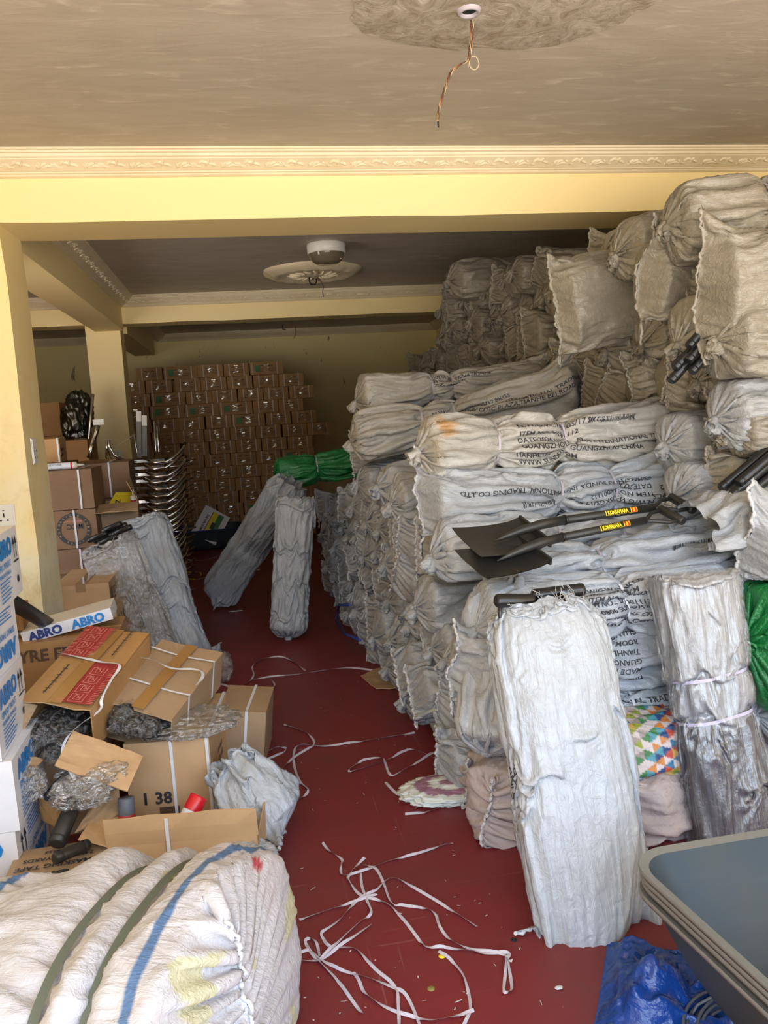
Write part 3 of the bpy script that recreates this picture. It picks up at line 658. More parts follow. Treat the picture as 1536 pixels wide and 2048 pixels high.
# clear sleeve with straps
def clear_sleeve(label, P0, P1, seed, low, hi, **kw):
    b = hero(label, P0, P1, seed=seed, matname='clear', name='clear_sleeve', strapmat='strapl', end0='open', end1='open', up=(1, 0, 0), cat='plastic sleeve', **kw)
    c = b.P.mean(1, keepdims=True); Q = c+(b.P-c)*.93; ns = Q.shape[0]; mb = MB(); k = int(ns*.42)
    Q = Q[4:-6]
    mb.grid(Q[:k+1], M[low], True, True); mb.grid(Q[k:], M[hi], True, True)
    for r_ in (0, -1):
        V = list(Q[r_]); n = len(V); mb.add(V+[Q[r_].mean(0)], [(i, (i+1) % n, n) for i in range(n)], M[low if r_ == 0 else hi])
    mb.build('contents', b.o); return b
M['innerg'] = sack_mat('grey_folded_film', (.30, .31, .33), (.2, .2, .2), .3); M['innerd'] = sack_mat('dark_folded_film', (.030, .030, .045), (.06, .05, .05), .3)
b = clear_sleeve('clear plastic sleeve with lilac straps standing beside the wheelbarrow tray', (AY(1462, 1690, 2.42)[0], 2.42, .05), (AY(1383, 1130, 2.62)[0], 2.62, .97), 52, 'innerd', 'innerg', straps=(.46, .62), L=.93, ry=.10, rz=.155, slack=1.3, mid=.86, gx=-.0004, grav=0, ext=.05, mouth=.95, fk=8, famp=.14)
b.text(['FIRST QUALITY', 'MADE IN CHINA'], .3, .30, .03)
# sacks standing and leaning further back in the aisle
b = hero('limp white sack standing against the aisle side of the near pile, mouth flopping over', (.23, 5.62, .06), (.36, 5.72, 1.04), seed=53, up=(1, -.2, 0), matname='sack', end0='knot', end1='open', straps=(), L=.98, ry=.10, rz=.13, slack=1.35, mid=.85, gx=-.0004, grav=0, ext=.14, mouth=.9)
b.text(FAR_TXT, .62, .22, .022, lead=1.5)
b = hero('white sack leaning from the aisle floor onto the back of the standing sack', (-.30, 6.85, .10), (.33, 6.35, 1.0), seed=54, up=(0, -1, 0), matname='sack', end0='seam', end1='open', straps=(), L=1.15, ry=.15, rz=.09, slack=1.3, mid=.8, ext=.1)
b.text(FAR_TXT, .55, .22, .022, lead=1.5)
b = hero('white sack leaning in front of the cartons, covered on its left by a clear bag', (-.50, 5.42, .06), (-.74, 5.66, .98), seed=55, up=(1, 0, 0), matname='sackw', end0='seam', end1='open', straps=(), L=.95, ry=.09, rz=.17, slack=1.3, mid=.95, gx=-.0004, grav=0, ext=.12, mouth=.85, sh=.9)
b.text(['QUICK'], .62, .36, .055, flip=False); b.text(['8 PCS', '3 SETS'], .34, .40, .045)
b = hero('crumpled clear plastic bag leaning on the white sack in front of the cartons', (-.66, 5.24, .07), (-.93, 5.40, .88), seed=56, up=(1, 0, 0), matname='clearb', name='clear_bag', cat='plastic bag', end0='seam', end1='open', straps=(), L=.85, ry=.07, rz=.17, slack=1.5, mid=.9, gx=-.0004, grav=0, ext=.1, mouth=.9, sh=.9, famp=.3)
def bar(name, p0, p1, r, m, label, cat, group=None, caps=True):
    mb = MB(); p0, p1 = np.array(p0), np.array(p1); d = (p1-p0)/np.linalg.norm(p1-p0); mb.tube([p0, p0+d*.006, p1-d*.006, p1], [r*.75, r, r, r*.75], M[m], 16); o = mb.build(name)
    if label: tag(o, label, cat, group)
    g = MB(); g.tube([p0+d*.02, p0+d*.026], [r*1.06]*2, M[m], 16, False); g.tube([p1-d*.026, p1-d*.02], [r*1.06]*2, M[m], 16, False); g.build('end_ring', o)
    return o
for k in range(7):
    a = (-1.06+.035*k*.9, 5.36+.02*(k % 3), .80+.03*((k*2) % 3)+.018*k); bar('steel_tube', a, (a[0]+.13, a[1]-.03, a[2]+.045), .019, 'black', 'black tubular grip poking out of the top of the leaning clear bag', 'steel tube', 'tubes in the clear bag')
# green sacks
b = hero('green plastic sack lying on the back of the near pile', (.28, 6.75, 1.12), (1.35, 6.75, 1.24), seed=57, matname='green', end0='knot', end1='seam', straps=(.32,), strapmat='brownink' if 0 else 'strap', L=1.1, ry=.16, rz=.135, slack=1.2)
b.text(['YBTM'], .92, .47, .10, flip=True)
b = hero('large green plastic sack at the right edge behind the upright clear sleeve', (1.84, 2.66, .62), (2.9, 2.75, .60), seed=58, matname='green', end0='knot', end1='seam', straps=(.6,), L=1.1, ry=.17, rz=.24, slack=1.25)
b = hero('green plastic sack glimpsed between white sacks right of the shovel grips', (2.0, 3.02, .92), (3.0, 3.1, .92), seed=59, matname='green', end0='seam', end1='seam', straps=(), L=1.1, ry=.14, rz=.12, slack=1.25)
# upper right heroes of the tall pile
HB = [
 ('fat sack tied with a strap, topmost at the right edge of the photo', AY(1342, 455, 3.15), AY(1760, 375, 3.0), dict(seed=61, end0='knot', end1='seam', straps=(.33,), ry=.16, rz=.15, slack=1.5, mid=.9), 0),
 ('wide flat-sewn sack with a smooth creamy side, just under the topmost sack', AY(1425, 575, 2.9), AY(1850, 520, 2.85), dict(seed=62, end0='seam', end1='seam', straps=(), ry=.14, rz=.19, slack=1.15, mid=1, sh=1.0, famp=.1), .1),
 ('sack with a ragged seam and knotted neighbour above, left of the wide creamy sack', AY(1290, 560, 3.35), AY(1640, 530, 3.5), dict(seed=63, end0='seam', end1='seam', straps=(), ry=.13, rz=.16, slack=1.25, mid=1, sh=1.0), .25),
 ('sack with a gathered neck tucked under the topmost sack', AY(1245, 500, 3.55), AY(1560, 440, 3.6), dict(seed=64, end0='knot', end1='seam', straps=(), ry=.14, rz=.13, slack=1.5, mid=1), 0),
 ('large limp sack with a long diagonal flap hanging below the front beam', AY(1120, 620, 3.85), AY(1420, 500, 3.9), dict(seed=65, end0='seam', end1='seam', straps=(), ry=.13, rz=.21, slack=1.2, mid=.95, sh=1.0, famp=.15), .15),
 ('knotted sack sticking out furthest left, high up near the middle beam', AY(905, 560, 6.3), AY(1200, 545, 6.5), dict(seed=66, end0='knot', end1='seam', straps=(), ry=.15, rz=.15, slack=1.3, mid=1), 0),
 ('round-bellied sack hanging over black tubes at the right of the tall pile', AY(1360, 665, 3.1), AY(1700, 640, 3.1), dict(seed=67, end0='knot', end1='seam', straps=(), ry=.14, rz=.14, slack=1.45, mid=1), 0),
 ('sack with radiating folds round its knot, right of the round-bellied sack', AY(1440, 690, 2.9), AY(1850, 660, 2.9), dict(seed=68, end0='knot', end1='seam', straps=(), ry=.15, rz=.13, slack=1.35, mid=1), 0),
 ('sack with a twisted knot above the open bundle of black tubes', AY(1440, 830, 2.95), AY(1850, 800, 2.95), dict(seed=69, end0='knot', end1='seam', straps=(), ry=.14, rz=.14, slack=1.35, mid=1), 0),
 ('smooth sack with a knot on its left, right of the flat-ended printed sack', AY(1335, 890, 3.3), AY(1640, 850, 3.4), dict(seed=70, end0='knot', end1='seam', straps=(), ry=.13, rz=.13, slack=1.3, mid=1), 0),
 ('small knotted sack just above the far shovel grip', AY(1350, 985, 3.15), AY(1640, 960, 3.2), dict(seed=71, end0='knot', end1='seam', straps=(), ry=.12, rz=.12, slack=1.4, mid=1), 0),
 ('sack with a pointed end right of the open black bundle, at the photo edge', AY(1500, 1080, 2.65), AY(1800, 1050, 2.6), dict(seed=72, end0='seam', end1='seam', straps=(), ry=.13, rz=.13, slack=1.3, mid=1, sh=.9), .3),
]
for lb, P0, P1, kw, rl in HB:
    P0, P1 = np.array(P0), np.array(P1); d = (P1-P0)/np.linalg.norm(P1-P0); d = np.array([d[0], d[1], d[2]*.5]); d /= np.linalg.norm(d); L = min(1.1, (3.22-P0[0])/d[0]); kw = dict(kw, L=L)
    q_ = hero(lb, P0, P0+d*L, roll=rl, matname='dusky' if P0[2] > 1.55 else 'sack', **kw)
    if P0[2] > 1.55: dusky_slots(q_.o)
# black tubes showing from two torn sacks
def tubes(c, n, dirv, label, group, spread=(.05, .05), ln=.55, r=.019, seed=1):
    rg = random.Random(seed); d = np.array(dirv, float); d /= np.linalg.norm(d)
    for k in range(n):
        p = np.array(c)+np.array([rg.uniform(-.02, .02), (k % 3-1)*spread[0]+rg.uniform(-.01, .01), (k//3)*spread[1]-.03]); bar('steel_tube', p-d*rg.uniform(0, .07), p+d*ln, r, 'black', label, 'steel tube', group)
tubes(AY(1365, 730, 3.02), 7, (.75, .1, .66), 'black steel tube pointing down out of a torn sack in the tall pile', 'tubes under the round-bellied sack', (.045, .05), .5, seed=2)
tubes(AY(1462, 990, 2.78), 8, (.85, .1, .52), 'black steel tube in the open sack at the right photo edge', 'tubes in the open sack at the right edge', (.045, .045), .5, seed=4)
b = hero('torn open white sack cradling black tubes at the right photo edge', AY(1425, 1035, 2.80), AY(1425, 1035, 2.80)+np.array([.95, .05, .02]), seed=73, matname='sack', end0='open', end1='seam', straps=(), L=.95, ry=.15, rz=.10, slack=1.35, mid=1, ext=.1, mouth=1.0)
# printed and pinkish sacks low at the right
def tri_print(I, J, P):
    C_ = J.max()+.01; u = I; v = J-.26*C_; out = np.ones(P.shape); c = .034
    a = np.floor(u/c).astype(int); yy = v/c; fu = u/c-np.floor(u/c); k = np.floor(yy+np.where(a % 2 == 0, fu, 1-fu)*.5).astype(int)
    k2 = np.floor(yy*1.0-np.where(a % 2 == 0, fu, 1-fu)*.5).astype(int)
    h = ((a*73+(k)*151+(k2)*87) % 13)
    pal = np.array([(1, 1, 1), (.85, .12, .06), (.95, .40, .08), (.06, .35, .10), (.45, .62, .08), (.04, .30, .55), (.03, .10, .35), (1, 1, 1), (.55, .52, .50), (.95, .62, .15), (1, 1, 1), (.10, .50, .65), (1, 1, 1)])
    m = (v > -.02) & (v < .44*C_) & (u > .15) & (u < .47+.06*np.sin(v*23)); out[m] = pal[h[m]]
    edge = .17-.9*(v-.2)**2; m = (v > -.03) & (v < .47*C_) & (u < edge); out[m] = (.03, .35, .72); m = m & (u < edge-.06); out[m] = (.03, .04, .22); return out
b = hero('bulging sack printed with coloured triangles under the white sack with two straps', (1.16, 2.66, .28), (1.80, 2.72, .28), seed=81, matname='printsack', name='printed_sack', end0='seam', end1='seam', straps=(), L=.62, ry=.17, rz=.135, slack=1.08, mid=1.1, vfun=tri_print, famp=.06, ns=200, nt=200, lump=.06)
b.text(['CERAMICS LIMITED'], .06, .34, .026, M['canw'], along=False)
b = hero('pinkish sack with a folded end between the standing sack and the wheelbarrow tray', (1.24, 2.50, .12), (1.56, 2.74, .12), seed=82, matname='pinksack', end0='seam', end1='seam', straps=(), L=.36, ry=.15, rz=.115, slack=1.2, mid=1.1, sh=.9)
b = hero('small white bundle with a yellow edge on top of the pinkish sack', (1.16, 2.56, .255), (1.38, 2.62, .255), seed=83, matname='sackw', end0='open', end1='knot', straps=(.9,), strapmat='yellow', L=.24, ry=.09, rz=.05, slack=1.6, mid=1, ext=.05)
b = hero('smooth white plastic sack standing between the pinkish sack and the clear sleeve', (1.47, 2.78, .10), (1.50, 2.82, .36), seed=84, matname='sackw', end0='seam', end1='seam', straps=(), L=.3, ry=.08, rz=.12, slack=1.1, mid=1.1, famp=.05, up=(1, 0, 0))
b = hero('dirty pink sack on the floor peeking out left of the standing sack', (.80, 2.62, .14), (1.15, 2.95, .14), seed=85, matname='pinksack', end0='seam', end1='seam', straps=(), L=.45, ry=.14, rz=.135, slack=1.15, mid=1.1)
b = hero('small printed sack with a dark band between the near pile and the standing sack', (.80, 2.92, .11), (1.1, 3.1, .11), seed=86, matname='pinksack', end0='seam', end1='seam', straps=(), L=.35, ry=.11, rz=.10, slack=1.1, mid=1.1)
b.text(['HARDWARE'], .03, .40, .026)
# white sack and big bale on the left
def bale_print(I, J, P):
    out = np.ones(P.shape); 
    for u0, w in ((.14, .022), (.80, .022)): m = np.abs(I-u0-.02*np.sin(J*3)) < w/2; out[m] = (.16, .34, .66)
    n = vnoise(P*np.array([4, 9, 9.]), 3); m = (I < .3) & (n > .5); out[m] = out[m]*(1, .98, .62); m = (I < .15) & (n < -.8); out[m] = (.85, .12, .14); n2 = vnoise(P*np.array([2.5, 5, 5.]), 5); m = n2 > .35; out[m] = out[m]*(1, .96, .95); return out
b = hero('huge white bale with blue stripes and two grey-green bands in the left foreground', (-.08, 1.70, .27), (-1.12, 2.14, .14), seed=91, matname='bale', name='cloth_bale', cat='bale', strapmat='strap', end0='seam', end1='seam', straps=(.18, .30), strapw=.026, L=1.15, taper=.5, ry=.42, rz=.30, slack=1.09, mid=1.0, vfun=bale_print, fk=5, famp=.085, crisp=.9, ns=230, nt=240, sh=.45, lump=.16, n_exp=2.3, steps=110)
for ch in list(b.o.children):
    if ch.name.startswith('strap'): ch.data.materials[0] = mat('grey_green_band', (.10, .12, .095), .5) if 'grey_green_band' not in bpy.data.materials else bpy.data.materials['grey_green_band']; ch.data.name = 'band'; ch.name = 'band'; ch.scale = (1, 1.004, 1.004)
b = hero('slumped white sack on the floor beside the red-capped spray can', (.0, 2.95, .035), (-.13, 3.0, .25), seed=92, matname='sackw', end0='seam', end1='open', straps=(), L=.27, taper=.55, ry=.145, rz=.11, slack=1.25, mid=1.1, up=(0, -1, .3), sh=.9, ext=.06, mouth=.4)
print('heroes', time.time()-T0)
for z_, lb in ((.115, 'white sack on the floor under the large green sack'), (.325, 'white sack directly beneath the large green sack')):
    pile_sack((1.90, 2.68, z_), (3.02, 2.72, z_), lb, None, 'knot', .2)
# ------------------------------------------------------------------ cartons
FACE = {'front': lambda w, d, h: Matrix(((1, 0, 0, -w/2), (0, 0, -1, -d/2-.0015), (0, 1, 0, 0), (0, 0, 0, 1))),
        'right': lambda w, d, h: Matrix(((0, 0, 1, w/2+.0015), (1, 0, 0, -d/2), (0, 1, 0, 0), (0, 0, 0, 1))),
        'top': lambda w, d, h: Matrix(((1, 0, 0, -w/2), (0, 1, 0, -d/2), (0, 0, 1, h+.0015), (0, 0, 0, 1)))}
def carton_mesh(mb, w, d, h, m, seed=0, bul=.004, n=7):
    def g(f):
        rows = []
        for a in np.linspace(0, 1, n): rows.append([f(a, b) for b in np.linspace(0, 1, n)])
        return rows
    def bl(a, b, k): return bul*(16*a*(1-a)*b*(1-b))**.7*(.3+float(vnoise(np.array([a*2+k, b*2, seed*1.3]), 3))) if 0 < a < 1 and 0 < b < 1 else 0
    mb.grid(g(lambda a, b: (-w/2+w*b, -d/2-bl(a, b, 0), h*a)), m, False); mb.grid(g(lambda a, b: (w/2-w*b, d/2+bl(a, b, 3), h*a)), m, False)
    mb.grid(g(lambda a, b: (w/2+bl(a, b, 6), -d/2+d*b, h*a)), m, False); mb.grid(g(lambda a, b: (-w/2-bl(a, b, 9), d/2-d*b, h*a)), m, False)
    mb.grid(g(lambda a, b: (-w/2+w*b, -d/2+d*a, h+bl(a, b, 12))), m, False); mb.add([(-w/2, -d/2, 0), (-w/2, d/2, 0), (w/2, d/2, 0), (w/2, -d/2, 0)], [(0, 1, 2, 3)], m)
def carton(w, d, h, m, loc, rz=0, label=None, cat='carton', group=None, prints=(), straps=(), tape=None, name='carton', seed=0, rot=None, sm='strapw'):
    mb = MB(); carton_mesh(mb, w, d, h, M[m], seed); o = mb.build(name); o.location = loc; o.rotation_euler = rot or (0, 0, rz)
    if label: tag(o, label, cat, group)
    if tape: t = MB(); e = .0025+.003; t.box((-w/2-.001, -.028, h-.001), (w/2+.001, .028, h+e), M[tape]) if w > d else t.box((-.028, -d/2-.001, h-.001), (.028, d/2+.001, h+e), M[tape]); (t.box((-.028, -d/2-.005, h*.72), (.028, -d/2, h+e), M[tape]) if w <= d else None); t.build('packing_tape', o)
    for s_ in straps:
        x = -w/2+w*s_; e = .0055; g = MB(); t = .006
        for a, b in (((x-t, -d/2-e, 0), (x+t, -d/2-.0005, h+e)), ((x-t, d/2+.0005, 0), (x+t, d/2+e, h+e)), ((x-t, -d/2-e, h+.0005), (x+t, d/2+e, h+e))): g.box(a, b, M[sm])
        g.build('strap', o)
    for face, items in prints:
        T = FACE[face](w, d, h) @ Matrix.Translation((0, 0, .003)); g = MB()
        for it in items: it(g, T)
        g.build('printed_marks', o)
    return o
def tx(s, x, y, size, m='ink', flip=False, bold=.02, sx=1.0, rot=0):
    def f(g, T): text_on(g, s, size, T @ Matrix.Translation((x, y, 0)) @ Matrix.Rotation(math.pi if flip else rot, 4, 'Z'), M[m], bold=bold, sx=sx)
    return f
def rect(x0, y0, x1, y1, m, z=0):
    def f(g, T): g.add([tuple(T @ Vector(p)) for p in ((x0, y0, z), (x1, y0, z), (x1, y1, z), (x0, y1, z))], [(0, 1, 2, 3)], M[m])
    return f
def ringp(x, y, r0, r1, m, z=0, n=40):
    def f(g, T):
        V = []; 
        for k in range(n): a = 2*math.pi*k/n; V += [tuple(T @ Vector((x+r*math.cos(a), y+r*math.sin(a), z))) for r in (r0, r1)]
        g.add(V, [(2*k, 2*k+1, (2*k+3) % (2*n), (2*k+2) % (2*n)) for k in range(n)], M[m])
    return f
def arrow(x, y, h, m='ink'):
    def f(g, T):
        for p in (((x-.004, y), (x+.004, y), (x+.004, y+h), (x-.004, y+h)), ((x-.014, y+h-.02), (x+.014, y+h-.02), (x, y+h+.012), (x, y+h+.012))): g.add([tuple(T @ Vector((*q, 0))) for q in p], [(0, 1, 2, 3)], M[m])
    return f
rg = random.Random(12)
# back wall of cartons
def back_cartons():
    def lines(w, h, g_=False):
        it = []
        for k, (a, y, t) in enumerate(((.30, .68, .012), (.22, .50, .006), (.18, .38, .006), (.22, .26, .006))): it.append(rect(w*(a), h*y, w*(1-a), h*y+t, 'brownink'))
        if g_: it.append(rect(w*.14, h*.25, w*.3, h*.75, 'greenink'))
        return it
    def proto(w, h, seed, long_=False):
        o = carton(w, .30, h, 'cardd', (0, 0, 0), prints=[('front', lines(w, h, long_))], straps=(.22, .80) if not long_ else (.06, .82), seed=seed, name='small_carton', sm='strapt')
        mb = MB(); a = w*.30; r_ = random.Random(seed); n = 8
        G = np.array([[(-a*.3+a*.5*u+.012*r_.uniform(-1, 1), -.156-.004*r_.random(), h*(.25+.62*v)) for u in np.linspace(0, 1, 3)] for v in np.linspace(0, 1, n)]); mb.grid(G, M['ctape'], False); mb.build('shiny_tape', o); return o
    h = .167; P = [proto(.325, h-.004, s_) for s_ in (1, 2, 3)]; Pl = [proto(.43, h-.004, s_, True) for s_ in (4, 5)]; first = set()
    ends = {13: .49, 12: .72, 11: .95, 10: .98, 9: 1.0, 8: 1.04, 7: 1.04, 6: 1.02, 5: 1.0, 4: 1.0, 3: .98, 2: .98, 1: .97, 0: .97}
    names = ['floor', 'second', 'third', 'fourth', 'fifth', 'sixth', 'seventh', 'eighth', 'ninth', 'tenth', 'eleventh', 'twelfth', 'thirteenth', 'topmost']
    for k in range(14):
        x = -1.25 if k == 13 else -1.46+rg.uniform(-.02, .02)+(0.03 if k % 2 else 0); z = k*h+.002; c = 0; row = []
        while x < ends[k]-.12:
            lng = (k in (10,) and c in (1, 2, 3)) or rg.random() < .06 or (k == 13 and c == 4); q = (Pl if lng else P)[rg.randrange(2 if lng else 3)]
            w = .43 if lng else .325
            if c == 8 and k < 11: break
            o = q if q.name not in first else dup(q); first.add(q.name); o.location = (x+w/2, 10.86+rg.uniform(-.025, .03)-(.0 if k < 11 else -.04), z); o.rotation_euler = (0, rg.uniform(-.006, .006), rg.uniform(-.04, .04)); row.append(o)
            x += w+rg.uniform(.004, .022) + (.03 if rg.random() < .12 else 0); c += 1
        for n_, o in enumerate(row):
            side = 'at the left end' if n_ == 0 else ('at the right end' if n_ == len(row)-1 else None)
            if side: tag(o, f'small brown carton {side} of the {names[k]} row of the back carton wall', 'carton', 'cartons stacked in front of the back wall')
            else: tag(o, f'small brown strapped carton inside the {names[k]} row of the back carton wall', 'carton', 'cartons stacked in front of the back wall')
back_cartons()
# cartons behind the front pillar, along the middle pillar
def mid_cartons():
    G = 'brown cartons between the two pillars'
    x1 = -1.02
    carton(.62, .45, .20, 'cardshade', (-1.36, 5.85, .0), 0, 'brown carton at the foot of the stack between the pillars', 'carton', G, seed=1)
    carton(.62, .45, .22, 'cardshade', (-1.36, 5.85, .205), 0, 'brown carton second from the floor between the pillars', 'carton', G, seed=2)
    carton(.62, .45, .20, 'cardshade', (-1.36, 5.85, .43), 0, 'brown carton third from the floor between the pillars', 'carton', G, seed=3)
    carton(.58, .45, .165, 'cardshade', (-1.33, 5.82, .635), 0, 'low strapped brown carton just under the carton with a round emblem', 'carton', G, straps=(.35, .85), seed=4)
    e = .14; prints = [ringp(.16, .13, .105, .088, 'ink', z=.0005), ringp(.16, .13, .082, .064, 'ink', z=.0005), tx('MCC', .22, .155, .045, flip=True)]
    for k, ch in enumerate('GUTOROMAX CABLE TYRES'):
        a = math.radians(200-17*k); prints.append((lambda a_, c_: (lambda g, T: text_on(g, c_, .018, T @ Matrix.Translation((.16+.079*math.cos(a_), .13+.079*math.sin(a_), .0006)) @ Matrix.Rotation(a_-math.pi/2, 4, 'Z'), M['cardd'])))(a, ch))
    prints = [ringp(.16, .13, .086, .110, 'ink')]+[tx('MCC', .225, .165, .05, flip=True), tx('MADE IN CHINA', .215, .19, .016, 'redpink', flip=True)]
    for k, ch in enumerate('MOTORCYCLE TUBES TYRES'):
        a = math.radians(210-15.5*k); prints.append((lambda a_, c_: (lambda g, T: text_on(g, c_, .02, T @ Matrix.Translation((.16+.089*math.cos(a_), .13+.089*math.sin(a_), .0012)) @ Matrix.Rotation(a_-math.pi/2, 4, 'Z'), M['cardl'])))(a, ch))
    carton(.31, .42, .26, 'cardshade', (-1.155, 5.80, .805), 0, 'brown carton with a round black emblem and an upside-down monogram', 'carton', G, prints=[('front', prints)], straps=(.55,), seed=5)
    carton(.31, .42, .26, 'cardshade', (-1.475, 5.80, .805), 0, 'brown carton printed with big letters left of the round-emblem carton', 'carton', G, prints=[('front', [tx('BRO', .28, .20, .06, flip=True), tx('PARTS', .29, .11, .05, flip=True)])], seed=6)
    carton(.56, .42, .265, 'cardshade', (-1.28, 5.80, 1.07), 0, 'plain brown carton with two white straps under the sealant tube', 'carton', G, straps=(.43, .85), seed=7)
    carton(.50, .42, .27, 'cardshade', (-1.50, 6.30, 1.10), 0, 'dark brown strapped carton behind the sealant tube', 'carton', G, straps=(.45, .75), seed=8); 
    carton(.50, .42, 1.09, 'cardshade', (-1.50, 6.32, 0), 0, 'tall brown carton hidden low behind the carton stack between the pillars', 'carton', G, seed=9)
    carton(.36, .5, .26, 'cardshade', (-1.03, 6.45, 1.08), .05, 'brown carton with black print on its side right of the sealant tube', 'carton', G, prints=[('right', [tx('O', .12, .09, .12), tx('E', .28, .09, .10)])], straps=(.6,), seed=10)
    carton(.36, .5, 1.075, 'cardshade', (-1.03, 6.45, 0), .05, 'tall brown carton supporting the side-printed carton', 'carton', G, seed=11)
    carton(.42, .30, .17, 'carto', (-1.50, 6.2, 1.375), .06, 'orange-brown taped carton with a red spot, topmost between the pillars', 'carton', G, prints=[('front', [tx('LO', .15, .12, .085, flip=True), ringp(.27, .085, .0, .035, 'redpink')]), ('right', [ringp(.2, .085, 0, .035, 'redpink'), rect(.02, .04, .10, .06, 'ink'), rect(.02, .08, .10, .10, 'ink')])], straps=(.08, .97), seed=12, tape='tape')
    # pale cartons
    for k, (z, w) in enumerate(((0.0, .34), (.165, .34), (.33, .34), (.50, .33))):
        if k == 3: y = 5.02
        else: y = 4.98-.03*(2-k)
        for q in range(2):
            c = carton(w, .42, .16, 'cardl', (-1.03+(.0 if k else .02)+(.03*(3-k)), y+.2+q*.43, z), .0, f'pale tan carton, {["on the floor", "second from the floor", "third from the floor", "topmost"][k]}, {["nearer", "further"][q]} stack behind the front pillar', 'carton', 'pale cartons behind the front pillar', prints=[('right', [rect(.03, .03, .05, .12, 'brownink'), rect(.07, .03, .09, .12, 'brownink'), ringp(.16, .085, .018, .026, 'brownink'), rect(.14, .03, .19, .045, 'brownink'), rect(.24, .03, .26, .12, 'brownink'), rect(.29, .05, .31, .12, 'brownink')])], tape='ctape', seed=20+k*2+q)
    # tube of sealant and box with the standing tube
    def sealant(loc, rot, label):
        mb = MB(); mb.lathe([(0, 0), (.022, 0), (.0235, .004), (.0235, .018)], M['whitep'], 20); o = mb.build('sealant_tube'); o.location = loc; o.rotation_euler = rot; tag(o, label, 'sealant tube')
        MB().lathe([(.0236, .018), (.0236, .17)], M['canw'], 20).build('printed_body', o); MB().lathe([(.0239, .17), (.0239, .18)], M['redcap'], 20).build('red_band', o); MB().lathe([(.0236, .18), (.0236, .205), (.009, .212), (.008, .225), (.005, .255), (.0, .255)], M['whitep'], 20).build('nozzle', o)
        g = MB(); 
        for q in range(5): text_on(g, 'SILICONE'[:8], .020, Matrix.Rotation(q*1.25+3.6, 4, 'Z') @ Matrix.Translation((0, -.0242, .03)) @ Matrix.Rotation(math.radians(90), 4, 'X') @ Matrix.Rotation(math.radians(90), 4, 'Z'), M['greycap'])
        g.build('printed_lettering', o); return o
    sealant((-1.31, 5.66, 1.362), (0, math.radians(90), .05), 'white sealant tube with a red band lying on the strapped carton')
    p = AY(268, 988, 5.9)
    o = open_carton((-.93, 5.92, .72), .34, .30, .35, 'card', 'open brown carton with a sealant tube standing in it', flaps=(1.9, -.3, 2.1, 1.0), rz=.1)
    carton(.36, .32, .715, 'cardd', (-.93, 5.92, 0), .1, 'brown carton under the open carton that holds a sealant tube', 'carton', G, seed=30)
    sealant((p[0], 5.86, .90), (0, 0, 1.0), 'white sealant tube with a red band standing in the open carton')
    mb = MB(); mb.add([(-.08, -.05, 0), (.12, -.05, .0), (.12, .08, .09), (-.02, .08, .10)], [(0, 1, 2, 3)], M['yellow']); mb.add([(.12, -.05, -.002), (-.08, -.05, -.002), (-.02, .08, .098), (.12, .08, .088)], [(0, 1, 2, 3)], M['yellow']); T = Matrix.Translation((-.02, -.01, .032)) @ Matrix.Rotation(.61, 4, 'X'); text_on(mb, 'N', .05, T, M['ink'], bold=.03); o = mb.build('yellow_leaflet'); o.location = (-.90, 5.93, 1.03); tag(o, 'yellow leaflet sticking out of the open carton with the sealant tube', 'leaflet')
def open_carton(loc, w, d, h, m, label, flaps=(2.0, 2.0, 2.0, 2.0), rz=0, rot=None, T=None, flen=.16, straps=(), cat='carton', parts=(), seed=0, walls=(1, 1, 1, 1)):
    """flaps: hinge angles of the front, right, back and left flap (0 = standing up), None = torn off"""
    o = empty('open_carton', loc) if T is None else empty('open_carton')
    if T is None: o.rotation_euler = rot or (0, 0, rz)
    else: o.matrix_world = T
    tag(o, label, cat); t = .0045; mb = MB(); mm = M[m]
    mb.box((-w/2, -d/2, 0), (w/2, d/2, t), mm)
    for q, (a, b) in enumerate((((-w/2, -d/2, 0), (w/2, -d/2+t, h)), ((w/2-t, -d/2, 0), (w/2, d/2, h)), ((-w/2, d/2-t, 0), (w/2, d/2, h)), ((-w/2, -d/2, 0), (-w/2+t, d/2, h)))):
        if walls[q]: mb.box(a, b, mm)
    mb.build('body', o)
    rr = random.Random(seed)
    for k, (ang, (c, ln, rzf)) in enumerate(zip(flaps, (((0, -d/2, h), w, 0), ((w/2, 0, h), d, math.pi/2), ((0, d/2, h), w, math.pi), ((-w/2, 0, h), d, -math.pi/2)))):
        if ang is None: continue
        fl = flen*rr.uniform(.85, 1.05); n = 8; g = MB(); top = []
        for zz, off in ((0, 0), (fl, 0)):
            pass
        A = np.array([[(-ln/2+ln*u, .012*math.sin(u*3+k)*v*v+.004*rr.uniform(-1, 1)*v, fl*v*(1+(.04*rr.uniform(-1, 1) if v == 1 else 0))) for u in np.linspace(0, 1, n)] for v in (0, .5, 1)])
        B = A+np.array([0, t, 0]); g.grid(A, mm, False); g.grid(B[:, ::-1], mm, False)
        ring = [tuple(A[0, 0]), tuple(A[1, 0]), tuple(A[2, 0])]+[tuple(A[2, i]) for i in range(1, n)]+[tuple(A[1, -1]), tuple(A[0, -1])]; rb = [(x, y+t, z) for x, y, z in ring]; q_ = len(ring)
        g.add(ring+rb, [(i, i+1, q_+i+1, q_+i) for i in range(q_-1)], M['cardl'])
        f = g.build('flap', o); f.matrix_basis = Matrix.Translation(c) @ Matrix.Rotation(rzf, 4, 'Z') @ Matrix.Rotation(ang, 4, 'X')
    return o
mid_cartons()
